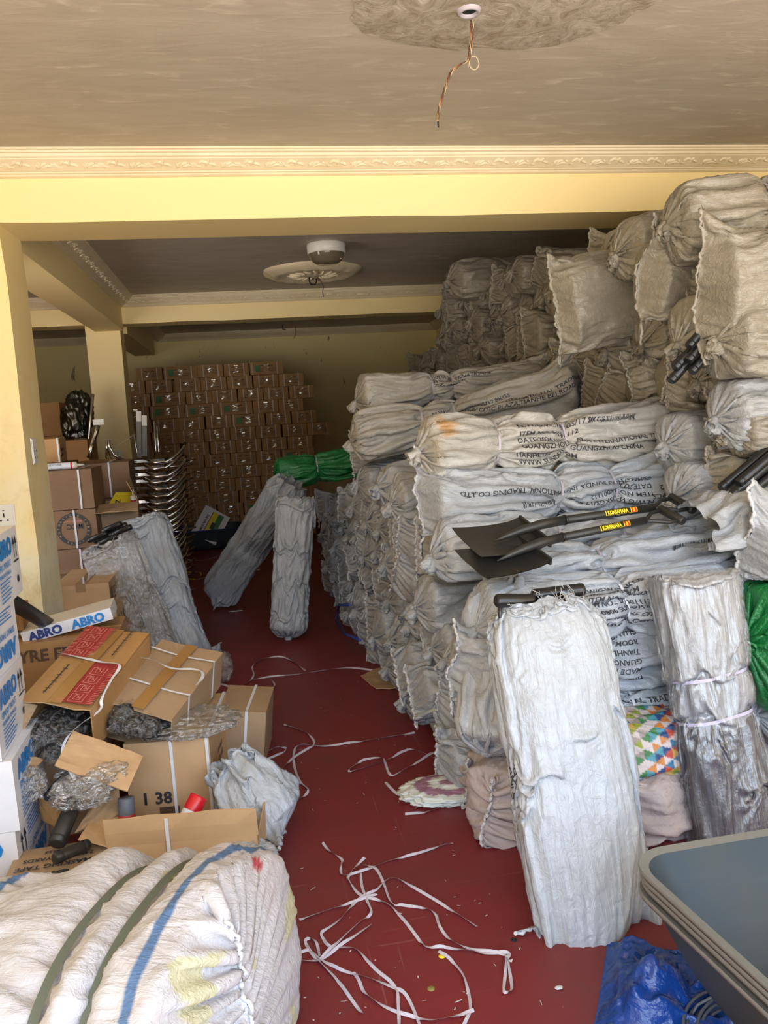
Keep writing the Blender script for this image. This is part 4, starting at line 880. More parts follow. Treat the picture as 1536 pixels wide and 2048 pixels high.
# white cartons with blue print at the left edge
def blue_carton(z, x, y, label, rz=0, w=.34, d=.40, h=.250, flip=False):
    fr = [tx('ABRO', .07, .165, .085, 'blueink', bold=.05), tx('SPRAY PAINT', .05, .12, .034, 'blueink'), tx('PREMIUM FORMULA', .05, .088, .022, 'blueink'), tx('12 CANS', .10, .05, .022, 'blueink'), rect(.09, .045, .20, .0465, 'blueink'), rect(.09, .075, .20, .0765, 'blueink'), tx('ABRO INDUSTRIES, INC.', .05, .018, .016, 'blueink')]
    sd = [tx('ABRO', .05, .165, .085, 'blueink', bold=.05), tx('SPRAY PAINT', .05, .125, .032, 'blueink'), tx('PREMIUM FORMULA', .05, .10, .02, 'blueink'), ringp(.33, .06, 0, .014, 'ink'), arrow(.345, .14, .07), arrow(.31, .14, .07), rect(.29, .125, .37, .131, 'ink')]+[rect(.05, .085-.013*k, .05+.17-.02*(k % 3), .089-.013*k, 'blueink') for k in range(6)]
    if flip: sd = [tx('ABRO', .35, .09, .085, 'blueink', flip=True, bold=.05), tx('SPRAY PAINT', .35, .135, .032, 'blueink', flip=True), arrow(.05, .13, .08), arrow(.09, .13, .08), ringp(.06, .06, 0, .014, 'ink')]+[rect(.13, .17+.013*k, .34-.02*(k % 3), .174+.013*k, 'blueink') for k in range(6)]
    carton(w, d, h, 'cardw', (x, y, z), rz, label, 'carton', 'white cartons with blue print at the left edge', prints=[('front', fr), ('right', sd)], seed=int(z*10)+40, name='paint_carton')
for k, (dx, rz) in enumerate(((0, .0), (.012, .02), (-.02, .03), (-.03, -.02), (.02, .06))):
    blue_carton(k*.252, -1.035+dx, 2.95, f'white blue-lettered carton at the left edge, {["lowest", "second lowest", "middle", "second highest", "topmost"][k]} of its stack', rz, flip=k in (0, 3))
# front left heap ------------------------------------------------------
def crumple(name, loc, r, m, label=None, cat=None, group=None, seed=1, n=56, amp=.35, rot=(0, 0, 0), parent=None, freq=3.0, vf=None):
    th = np.linspace(.001, math.pi-.001, n); ph = np.linspace(0, 2*math.pi, 2*n, endpoint=False); Tt, Pp = np.meshgrid(th, ph, indexing='ij')
    D = np.stack([np.sin(Tt)*np.cos(Pp), np.sin(Tt)*np.sin(Pp), np.cos(Tt)], -1); w = D+.35*vnoise(D*1.7+seed, seed)[..., None]
    rr = 1+amp*(.5-np.abs(vnoise(w*freq, seed+1)))+amp*.5*(.5-np.abs(vnoise(w*freq*2.3, seed+2)))+amp*.22*(.5-np.abs(vnoise(w*freq*5, seed+3)))
    P = np.sign(D)*np.abs(D)**.85*rr[..., None]*np.array(r); P[..., 2] = np.maximum(P[..., 2], -r[2]*.9)
    mb = MB(); mb.grid(P, M[m], True, True); o = mb.build(name, parent); o.location = loc; o.rotation_euler = rot
    if vf is not None: c = vf(P); a = o.data.color_attributes.new('print', 'FLOAT_COLOR', 'POINT'); a.data.foreach_set('color', np.concatenate([c.reshape(-1, 3), np.ones((c.shape[0]*c.shape[1], 1))], 1).ravel())
    if label: tag(o, label, cat, group)
    return o
def box_T(A, D, B):
    """matrix with origin A, x towards D, y towards B"""
    A, D, B = Vector(A), Vector(D), Vector(B); x = (D-A).normalized(); z = x.cross(B-A).normalized(); y = z.cross(x); m = Matrix((x, y, z)).transposed().to_4x4(); m.translation = A; return m
def tunnel_carton(T, w, d, h, m, name, label, prints, seed, torn=True, tape=True, straps=()):
    """a carton lying on its side, its near end open; T at the near left top corner, z up out of the top panel"""
    o = empty(name); o.matrix_world = T; tag(o, label, 'carton'); t = .005; mb = MB(); rr = random.Random(seed)
    n = 10
    top = np.array([[(w*u, (-.012*rr.random() if v == 0 else d*v), .006*math.sin(u*5+v*3)+.010*math.sin(math.pi*v)*math.sin(math.pi*u)) for u in np.linspace(0, 1, n)] for v in np.linspace(0, 1, 8)])
    mb.grid(top, M[m], False); mb.grid((top-np.array([0, 0, t]))[:, ::-1], M[m], False); e = [tuple(p) for p in top[0]]; mb.add(e+[(x, y, z-t) for x, y, z in e], [(i+1, i, n+i, n+i+1) for i in range(n-1)], M['cardl'])
    mb.box((0, 0, -h), (t, d, -.002), M[m]); mb.box((w-t, 0, -h), (w, d, -.002), M[m]); mb.box((0, 0, -h-t), (w, d, -h), M[m]); mb.box((0, d-t, -h), (w, d, -.002), M[m]); mb.build('body', o)
    g = MB(); 
    for p in prints: p(g, Matrix.Translation((0, 0, .013)))
    if prints: g.build('printed_marks', o)
    if tape: g = MB(); G_ = np.array([[(w*.5-.026+.052*u, d*v, .0095+.006*math.sin((.5)*5+v*3)+.010*math.sin(math.pi*v)) for u in (0, .5, 1)] for v in np.linspace(-.01, 1, 10)]); g.grid(G_, M['tape'], False); g.build('packing_tape', o)
    for v in straps:
        G_ = np.array([[(w*u, d*v+q, .014+.006*math.sin(u*5+v*3)) for q in (-.005, .005)] for u in np.linspace(-.01, 1.01, 12)]); g = MB(); g.grid(G_, M['strapw'], False); g.box((w, d*v-.005, -h), (w+.002, d*v+.005, .014), M['strapw']); g.build('strap', o)
    return o
A, D, B = AY(40, 1400, 3.1), AY(179, 1417, 3.02), AY(179, 1255, 3.6)
w1, d1 = np.linalg.norm(D-A)*1.02, np.linalg.norm(B-A)
def centipede(x, y, ln, horizontal=False):
    def f(g, T):
        g.add([tuple(T @ Vector(p)) for p in ((x-.002, y, 0), (x+.002, y, 0), (x+.002, y+ln, 0), (x-.002, y+ln, 0))], [(0, 1, 2, 3)], M['ink'])
        for k in range(9):
            yy = y+ln*(k+.5)/9; hw = .011 if k % 2 else .007; g.add([tuple(T @ Vector(p)) for p in ((x-hw, yy-.0018, 0), (x+hw, yy-.0018, 0), (x+hw, yy+.0018, 0), (x-hw, yy+.0018, 0))], [(0, 1, 2, 3)], M['ink'])
    return f
def red_panel(x0, y0, x1, y1):
    def f(g, T):
        rect(x0, y0, x1, y1, 'redink')(g, T); z = .0008; n = int((y1-y0)/.011)
        for k in range(n):
            y = y0+.004+k*.011
            for a, b in ((x0-.004, x0+.022), (x1-.022, x1+.004)): rect(a, y, b, y+.0025, 'redpink', z)(g, T)
        xm = (x0+x1)/2; 
        for k in range(int((y1-y0)/.06)):
            y = y0+.008+k*.06
            for a, b, c, e_ in ((-.030, 0, -.027, .045), (-.030, .045, .0, .048), (-.014, .012, -.011, .048), (-.014, .012, .014, .015), (.011, .012, .014, .05), (.026, 0, .029, .05), (-.030, 0, .029, .003), (0, .022, .003, .04)): rect(xm+a, y+b, xm+c, y+e_, 'redpink', z)(g, T)
            T2 = T @ Matrix.Translation((xm-.02, y+.052, z)) @ Matrix.Rotation(-.8, 4, 'Z'); g.add([tuple(T2 @ Vector(p)) for p in ((0, 0, 0), (.045, 0, 0), (.045, .003, 0), (0, .003, 0))], [(0, 1, 2, 3)], M['redpink'])
    return f
half = d1*.52
tunnel_carton(box_T(A, D, B), w1, d1, .19, 'carto', 'open_carton', 'open carton with red patterned panels and black stitch-like marks, full of wrapped black parts', [centipede(w1*.25, half*.15, half*.72), red_panel(w1*.50, .004, w1*.99, half), red_panel(w1*.02, half+.012, w1*.46, d1*.99), centipede(w1*.74, half+.05, half*.72)], 1, straps=())
A2, D2, B2 = AY(208, 1402, 3.22), AY(345, 1437, 3.12), AY(339, 1282, 3.66)
w2, d2 = np.linalg.norm(D2-A2), np.linalg.norm(B2-A2)
tunnel_carton(box_T(A2, D2, B2), w2, d2, .17, 'card', 'open_carton', 'open plain brown carton with two thin straps with wrapped black parts showing', [], 2, straps=(.3, .8))
def board(name, quad, m, label, cat='cardboard', t=.005, ridges=0, seed=1, group=None):
    """a loose sheet of corrugated board through four corner points, given thickness and a slight warp"""
    q = [np.array(p, float) for p in quad]; n = 14; nrm = np.cross(q[1]-q[0], q[3]-q[0]); nrm /= np.linalg.norm(nrm); rr = random.Random(seed)
    def pt(u, v, o):
        p = (q[0]*(1-u)+q[1]*u)*(1-v)+(q[3]*(1-u)+q[2]*u)*v; w = .006*math.sin(u*4+seed)*math.sin(v*3)+(.0022*abs(math.sin(u*math.pi*ridges)) if ridges else 0)+.003*float(vnoise(np.array([u*7, v*7, seed]), 3)); return p+nrm*(w+o)
    e = {i: 1+.0*rr.random() for i in range(n)}
    A_ = np.array([[pt(u, v, 0) for u in np.linspace(0, 1, n*2)] for v in np.linspace(0, 1, n)]); A_[-1] += rr.uniform(-.002, .002); B_ = A_-nrm*t
    mb = MB(); mb.grid(A_, M[m], False); mb.grid(B_[:, ::-1], M[m], False)
    for r1, r2 in ((A_[0], B_[0]), (A_[-1][::-1], B_[-1][::-1]), (A_[:, 0][::-1], B_[:, 0][::-1]), (A_[:, -1], B_[:, -1])): mb.grid(np.array([r1, r2]), M['cardl'], False)
    c = A_.reshape(-1, 3).mean(0); mb.v = [(x-c[0], y-c[1], z-c[2]) for x, y, z in mb.v]; o = mb.build(name); o.location = c
    if label: tag(o, label, cat, group)
    return o
board('cardboard_sheet', (AY(146, 1462, 3.03), AY(286, 1513, 3.0), AY(255, 1583, 2.86), AY(109, 1532, 2.88)), 'cardl', 'bright torn cardboard panel with ridges hanging below the two open cartons', ridges=5)
board('cardboard_sheet', (AY(-20, 1500, 3.02), AY(88, 1520, 3.0), AY(60, 1556, 2.9), AY(-25, 1548, 2.9)), 'cardl', 'drooping cardboard flap under the mouth of the red-patterned carton')
board('cardboard_sheet', (AY(35, 1402, 3.1), AY(75, 1410, 3.12), AY(30, 1490, 3.02), AY(-12, 1500, 3.02)), 'card', 'side flap of cardboard at the left of the red-patterned carton mouth')
def wrapped(p, q, r, label, seed):
    o = bar('wrapped_part', p, q, r, 'black', label, 'wrapped part', 'black parts in clear wrap in the open cartons'); c = (np.array(p)+np.array(q))/2; L = np.linalg.norm(np.array(q)-np.array(p))
    w = crumple('clear_wrap', c, (r*1.12, L*.58, r*1.12), 'wrap', seed=seed, parent=o, n=30, amp=.4, freq=4); d = Vector(q)-Vector(p); w.rotation_euler = d.to_track_quat('Y', 'Z').to_euler(); return o
for k, (px, py, y0, px2, py2) in enumerate(((60, 1490, 3.02, 120, 1425), (95, 1470, 3.05, 150, 1420), (140, 1490, 3.03, 175, 1430), (30, 1515, 2.99, 90, 1450), (110, 1505, 3.0, 160, 1440))):
    wrapped(AY(px, py, y0), AY(px2, py2, y0+.22), .043, 'black part in crinkled clear wrap inside the red-patterned carton', 60+k)
for k, (px, py, y0, px2, py2) in enumerate(((235, 1450, 3.12, 255, 1415), (265, 1455, 3.11, 285, 1420), (295, 1462, 3.10, 312, 1428), (248, 1430, 3.16, 275, 1412))):
    wrapped(AY(px, py, y0), AY(px2, py2, y0+.2), .042, 'black part in crinkled clear wrap inside the plain open carton', 70+k)
# worn cartons under the heap
carton(.34, .52, .34, 'cardl', (-.36, 3.42, 0), -.12, 'worn tan carton with a white strap and faded number under the plain open carton', 'carton', None, prints=[('front', [tx('1 38', .05, .08, .07, bold=.03), rect(.12, .02, .20, .065, 'brownink')]), ('right', [tx('GW KGS', .16, .2, .03), tx('NW KGS', .16, .16, .03)])], straps=(.55, .97), seed=51)
carton(.22, .34, .27, 'card', (-.10, 3.70, .02), -.15, 'battered tan carton with a white strap, rightmost of the left heap', 'carton', None, straps=(.6,), seed=52, rot=(.0, .12, -.15))
carton(.36, .50, .42, 'card', (-.83, 3.42, 0), .03, 'brown carton buried under the red-patterned carton', 'carton', None, seed=53)
carton(.48, .34, .66, 'carto', (-.87, 3.88, 0), .04, 'large taped carton lettered FRAMES behind the red-patterned carton', 'carton', None, prints=[('front', [tx('TYRE FRAMES', .0, .575, .075, 'brownink', bold=.03)])], tape='tape', seed=54)
carton(.40, .30, .055, 'cardw', (-.86, 3.92, .672), .12, 'flat white carton with blue lettering lying on the carton lettered FRAMES', 'carton', None, prints=[('front', [tx('ABRO', .03, .008, .055, 'navy', bold=.05), tx('ABRO', .22, .008, .055, 'blueink', bold=.05)])], seed=55, rot=(-.05, -.17, .10))
carton(.12, .2, .10, 'cardd', (-1.12, 3.9, .70), .1, 'small brown carton behind the flat white carton', 'carton', None, seed=56); carton(.2, .3, .69, 'cardd', (-1.24, 3.92, 0), 0, 'brown carton standing by the front pillar', 'carton', None, seed=57)
bar('wrapped_pole', AY(14, 1198, 3.3), AY(118, 1262, 4.05), .032, 'blackm', 'thick black pole in clear wrap slanting down behind the white cartons', 'pole')
# masking tape carton, black grips, spray cans, torn carton in front
carton(.36, .30, .15, 'card', (-.70, 2.66, 0), .02, 'brown carton with upside-down masking tape lettering beside the white bale', 'carton', None, prints=[('top', [tx('ABRO', .23, .12, .055, 'ink', flip=True, bold=.05), tx('MASKING TAPE', .27, .175, .036, 'ink', flip=True), tx('24MM x25 YARDS', .27, .22, .03, 'ink', flip=True), tx('36 ROLLS', .20, .26, .024, 'ink', flip=True)])], seed=58)
bar('foam_tube', AY(108, 1718, 2.62), AY(178, 1688, 2.72), .020, 'blackm', 'matt black grip lying on the carton with masking tape print', 'foam tube')
bar('foam_tube', AY(92, 1598, 2.86), AY(135, 1545, 2.95), .018, 'black', 'black grip poking up beside the crumpled clear bag under the ridged panel', 'foam tube')
bar('foam_tube', AY(112, 1690, 2.75), AY(150, 1600, 2.9), .03, 'blackm', 'thick black foam tube standing between the white cartons and the torn carton', 'foam tube')
crumple('clear_bag', AY(165, 1585, 2.86), (.085, .05, .05), 'clearb', 'crumpled clear plastic bag below the ridged cardboard panel', 'plastic bag', seed=81, amp=.5)
crumple('clear_bag', AY(185, 1548, 2.93), (.10, .05, .03), 'clearb', 'strip of clear plastic squeezed under the ridged cardboard panel', 'plastic bag', seed=82, amp=.5)
crumple('clear_bag', AY(57, 1572, 2.88), (.05, .05, .05), 'clearb', 'clear plastic wrap hanging on the white cartons', 'plastic bag', seed=83, amp=.5)
crumple('clear_bag', AY(385, 1448, 3.22)+np.array([0, 0, .01]), (.15, .12, .026), 'clearb', 'dust-covered clear plastic bag draped on the worn tan carton', 'plastic bag', seed=84, amp=.5)
crumple('clear_bag', AZ(437, 1335, .08), (.07, .1, .08), 'clearb', 'crumpled clear plastic behind the plain open carton by the aisle', 'plastic bag', seed=85, amp=.5)
0 and crumple('clear_bag', (-.07, 3.62, .315), (.03, .03, .025), 'clearb', 'small clear wrap caught on the rightmost battered carton', 'plastic bag', seed=86, amp=.6)
o = open_carton((-.29, 2.80, 0.0), .52, .26, .17, 'cardl', 'torn open carton holding two spray cans, behind the white bale', flaps=(.15, None, None, 1.2), flen=.10, rz=-.13, walls=(1, 1, 0, 1))
g = MB(); g.box((-.055, -.1375, .0), (-.043, -.1345, .26), M['strapw']); g.build('strap', o)
board('cardboard_sheet', (AY(150, 1665, 2.8), AY(240, 1625, 2.9), AY(238, 1575, 3.0), AY(200, 1590, 3.0)), 'card', 'curled brown cardboard flap left of the grey-capped spray can')
board('cardboard_sheet', (AY(85, 1640, 2.95), AY(125, 1665, 2.85), AY(150, 1620, 2.95), AY(75, 1560, 3.0)), 'cardd', 'brown cardboard wall standing beside the white cartons with blue print')
def spray_can(base, tip, r, cap, body, label, txt):
    L = np.linalg.norm(np.array(tip)-np.array(base)); mb = MB(); mb.lathe([(0, 0), (r*.9, 0), (r, .006), (r, L*.66), (r*.93, L*.70), (r*.5, L*.73)], M[body], 28); o = mb.build('spray_can'); d = Vector(tip)-Vector(base); o.location = base; o.rotation_euler = d.to_track_quat('Z', 'Y').to_euler(); tag(o, label, 'spray can')
    MB().lathe([(r*.98, L*.69), (r*.98, L*.97), (r*.92, L), (0, L)], M[cap], 28).build('cap', o); g = MB()
    for a in range(3): text_on(g, txt, .026, Matrix.Rotation(a*2.1, 4, 'Z') @ Matrix.Translation((-.03, -r-.001, L*.40)) @ Matrix.Rotation(math.radians(90), 4, 'X'), M['redpink'], bold=.03)
    g.build('printed_lettering', o); return o
spray_can(AY(350, 1690, 2.80), AY(398, 1592, 2.88), .034, 'redcap', 'canw', 'white spray can with a bright red cap leaning in the torn carton', 'GLOSS')
spray_can(AY(258, 1700, 2.86), AY(252, 1595, 2.90), .031, 'greycap', 'redink', 'red spray can with a dark grey cap standing in the torn carton', 'SPRAY')
crumple('white_poly_bag', AY(480, 1722, 2.62), (.11, .08, .05), 'sackw', 'thin white plastic bag under the torn carton next to the bale', 'plastic bag', seed=87, amp=.3)
# white straps over the heap
def ribbon(name, pts, w, m, label, cat='strap', group=None, seed=1, lift=0.0, n=None, twist=0.8, side=None):
    """a flat plastic ribbon along a smooth path; it rolls a little as it goes"""
    P = [np.array(p, float) for p in pts]; Q = []
    for i in range(len(P)-1):
        p0, p1, p2, p3 = P[max(i-1, 0)], P[i], P[i+1], P[min(i+2, len(P)-1)]
        for t in np.linspace(0, 1, 7, endpoint=False): Q.append(.5*((2*p1)+(-p0+p2)*t+(2*p0-5*p1+4*p2-p3)*t*t+(-p0+3*p1-3*p2+p3)*t**3))
    Q.append(P[-1]); Q = np.array(Q); rr = random.Random(seed); ph = rr.uniform(0, 6); rows = []
    for i, p in enumerate(Q):
        t = Q[min(i+1, len(Q)-1)]-Q[max(i-1, 0)]; t /= np.linalg.norm(t)+1e-9; s_ = np.cross(t, (0, 0, 1.)) if side is None else np.array(side); s_ = s_-t*np.dot(s_, t); s_ /= np.linalg.norm(s_)+1e-9; up = np.cross(s_, t); up = up if up[2] > 0 else -up
        a = twist*math.sin(i*.33+ph)+.25*twist*math.sin(i*.9); d = s_*math.cos(a)+up*math.sin(a); z = abs(math.sin(a))*w/2+lift; c = p+np.array([0, 0, z]); rows.append([c-d*w/2, c+up*.0008, c+d*w/2])
    rows = np.array(rows); mb = MB(); mb.grid(rows, M[m], True); mb.grid((rows-np.array([0, 0, .0005]))[:, ::-1], M[m], True); o = mb.build(name); tag(o, label, cat, group); return o
A_ = Vector(A); T1 = box_T(A, D, B)
def on1(u, v, z=.02): return np.array(T1 @ Vector((w1*u, d1*v, z)))
ribbon('strap', [on1(-.02, .55), on1(.3, .53), on1(.65, .50), on1(1.0, .46, .03), on1(1.02, .30, .02), on1(1.04, .12, .0)]+[AY(200, 1420, 3.06), AY(160, 1450, 3.02), AY(135, 1475, 3.0), AY(126, 1510, 2.97), AY(150, 1560, 2.86)], .012, 'strapw', 'broad white strap crossing the red-patterned carton and falling over the ridged panel', twist=.3)
ribbon('strap', [AY(236, 1342, 3.34), AY(250, 1325, 3.40), AY(275, 1316, 3.45), AY(305, 1320, 3.4), AY(345, 1337, 3.38), AY(395, 1340, 3.40), AY(406, 1352, 3.35), AY(392, 1372, 3.25)], .013, 'strapw', 'loose white strap arching over the plain open carton', twist=.4)
# ------------------------------------------------------------------ two shovels on the near pile
def make_shovel():
    o = empty('shovel'); mb = MB(); L = .29; W = .25; n = 13; rows = []
    for v in np.linspace(0, 1, n): rows.append([(L*v+(.012*(1-abs(2*u-1)) if v == 0 else 0), (W*(1-.06*v))*(u-.5), .018*(2*u-1)**2+.035*max(0, v-.86)**1*2+.010*math.sin(v*math.pi)*-1) for u in np.linspace(0, 1, n)])
    G = np.array(rows); mb.grid(G, M['blackm'], True); mb.grid((G-np.array([0, 0, .003]))[:, ::-1], M['blackm'], True)
    e = [G[0], G[0]-np.array([0, 0, .003])]; mb.grid(np.array(e), M['blackm'], False); mb.box((L-.004, -W*.46, .008), (L+.006, W*.46, .036), M['blackm']); mb.build('blade', o)
    MB().tube([(.12, 0, .004), (.17, 0, .018), (.24, 0, .034), (.32, 0, .046), (.42, 0, .050)], [.003, .011, .017, .0195, .0185], M['blackm'], 16).build('socket', o)
    s_ = MB().tube([(.40, 0, .050), (.62, 0, .050), (.84, 0, .050)], .0165, M['blackm'], 18).build('shaft', o)
    MB().tube([(.418, 0, .05), (.424, 0, .05)], .0205, M['black'], 18).build('collar', s_)
    y = MB(); 
    for q in (-1, 1): y.tube([(.83, 0, .05), (.87, q*.018, .05), (.92, q*.052, .05), (.985, q*.056, .05)], .0085, M['blackm'], 12)
    y.build('fork', o); MB().tube([(.985, -.072, .05), (.985, -.068, .05), (.985, .068, .05), (.985, .072, .05)], [.014, .0185, .0185, .014], M['blackm'], 18).build('grip', o)
    T = Matrix.Translation((.60, 0, .05)) @ Matrix.Rotation(math.radians(48), 4, 'X'); g = MB(); R_ = .0172
    def cyl(x0, a0, x1, a1, m, dr=0):
        V = []; k = 7
        for a in np.linspace(a0, a1, k): V += [(x0, -(R_+dr)*math.sin(a), (R_+dr)*math.cos(a)), (x1, -(R_+dr)*math.sin(a), (R_+dr)*math.cos(a))]
        g.add([(x+.60, yy, z+.05) for x, yy, z in V], [(2*i, 2*i+1, 2*i+3, 2*i+2) for i in range(k-1)], m)
    cyl(0, .2, .15, 1.5, M['yellow']); cyl(.004, .27, .118, 1.43, M['black'], .0006); cyl(.122, .27, .146, 1.43, M['redcap'], .0006); g.build('sticker', o)
    g = MB(); text_on(g, 'KONSAHARA', .021, Matrix.Translation((.608, 0, .05)) @ Matrix.Rotation(math.radians(50), 4, 'X') @ Matrix.Translation((0, -.007, .0192)), M['yellow'], bold=.05, sx=.75); text_on(g, 'S', .02, Matrix.Translation((.727, 0, .05)) @ Matrix.Rotation(math.radians(50), 4, 'X') @ Matrix.Translation((0, -.007, .0192)), M['yellow'], bold=.05); g.build('sticker_lettering', o)
    return o
sh = make_shovel(); sh2 = copy_tree(sh)
def put_shovel(o, tip, end, roll, label):
    k = np.linalg.norm(np.array(end)-np.array(tip))/1.0; o.matrix_world = frame(tip, end, (0, 0, 1), roll) @ Matrix.Scale(k, 4); tag(o, label, 'shovel', 'matt black shovels on the near pile')
put_shovel(sh, AY(932, 1092, 2.80), AY(1365, 1028, 2.98), .32, 'matt black square-mouthed shovel lying on the near pile, the upper one')
put_shovel(sh2, AY(940, 1135, 2.68), AY(1345, 1050, 2.88), .30, 'matt black square-mouthed shovel lying on the near pile, the lower and nearer one')
sh.location.z += .0; 
# ------------------------------------------------------------------ wheelbarrow trays
def tray_shape(mb, w, d, h, mi, mo, z0=0, rimw=.028, r=.11, base=.55, tp=0):
    def rr(w_, d_, r_, z, n=10):
        P = []
        for cx, cy, a0 in ((w_/2-r_, d_/2-r_, 0), (-w_/2+r_, d_/2-r_, 90), (-w_/2+r_, -d_/2+r_, 180), (w_/2-r_, -d_/2+r_, 270)):
            for k in range(n): a = math.radians(a0+90*k/(n-1)); P.append((cx+r_*math.cos(a), cy+r_*math.sin(a), z))
        return P
    rows = [rr(w, d, r, z0+h)]
    for t in np.linspace(0, 1, 9): s_ = 1-(1-base)*t**1.15; rows.append(rr((w-2*rimw)*s_, (d-2*rimw)*(1-(1-base*1.05)*t**1.1), (r-rimw)*s_, z0+h-.006-(h-.012)*math.sin(t*math.pi/2)**1.0*.999))
    last = np.array(rows[-1]); c = last.mean(0); rows.append([tuple(c+(np.array(p)-c)*.5) for p in last]); rows.append([tuple(c+(np.array(p)-c)*.001) for p in last])
    tpf = lambda A_: np.stack([A_[..., 0], A_[..., 1]*(1-tp*(.5-A_[..., 0]/w)), A_[..., 2]], -1)
    inner = tpf(np.array(rows)); mb.grid(inner[1:], mi, True, True); mb.grid(inner[:2], mo, False, True)
    out = inner.copy(); out[1:] -= np.array([0, 0, .004]); mb.grid(out[1:][:, ::-1], mi, True, True)
    lip = tpf(np.array([rr(w, d, r, z0+h), rr(w+.006, d+.006, r+.003, z0+h-.004), rr(w+.004, d+.004, r+.002, z0+h-.012), rr(w-.01, d-.01, r-.005, z0+h-.010)])); mb.grid(lip, mo, True, True)
tw, td = .72, 1.12
tr = None
for k in range(4):
    mb = MB(); tray_shape(mb, td, tw, .26, M['tray'], M['rim'], 0, .022, tp=.34)
    o = mb.build('wheelbarrow_tray'); o.rotation_euler = (0, 0, math.radians(90)); o.location = (.862+tw/2+.004*((k*2) % 3), 1.755-td/2, .135+.020*k)
    tag(o, ['bottom grey wheelbarrow tray of the nested stack at lower right', 'second lowest grey wheelbarrow tray of the nested stack', 'second highest grey wheelbarrow tray of the nested stack', 'topmost grey wheelbarrow tray of the nested stack, looked into at lower right'][k], 'wheelbarrow tray', 'nested wheelbarrow trays')
carton(.45, .5, .138, 'cardd', (1.27, 1.25, 0), 0, 'low brown carton carrying the nested wheelbarrow trays', 'carton', None, seed=60)
mb = MB(); tray_shape(mb, .86, .62, .27, M['tray'], M['navy'], 0, .02); o = mb.build('wheelbarrow_tray'); o.location = (-.50, 10.28, 0); o.rotation_euler = (0, 0, .03); tag(o, 'blue-rimmed grey wheelbarrow tray on the floor before the back carton wall', 'wheelbarrow tray')
o = carton(.34, .40, .055, 'cardw', (-.46, 10.14, .30), 0, 'white carton with a yellow-green picture standing in the far wheelbarrow tray', 'carton', None, prints=[('top', [rect(.13, .03, .27, .37, 'yellow'), rect(.20, .03, .27, .37, 'greenink', .0004), rect(.12, .03, .13, .37, 'redink'), rect(.17, .15, .22, .24, 'ink', .0008), tx('AMERIWURE', .10, .05, .045, 'ink', rot=math.pi/2)])], seed=61, rot=(math.radians(72), math.radians(34), .06))
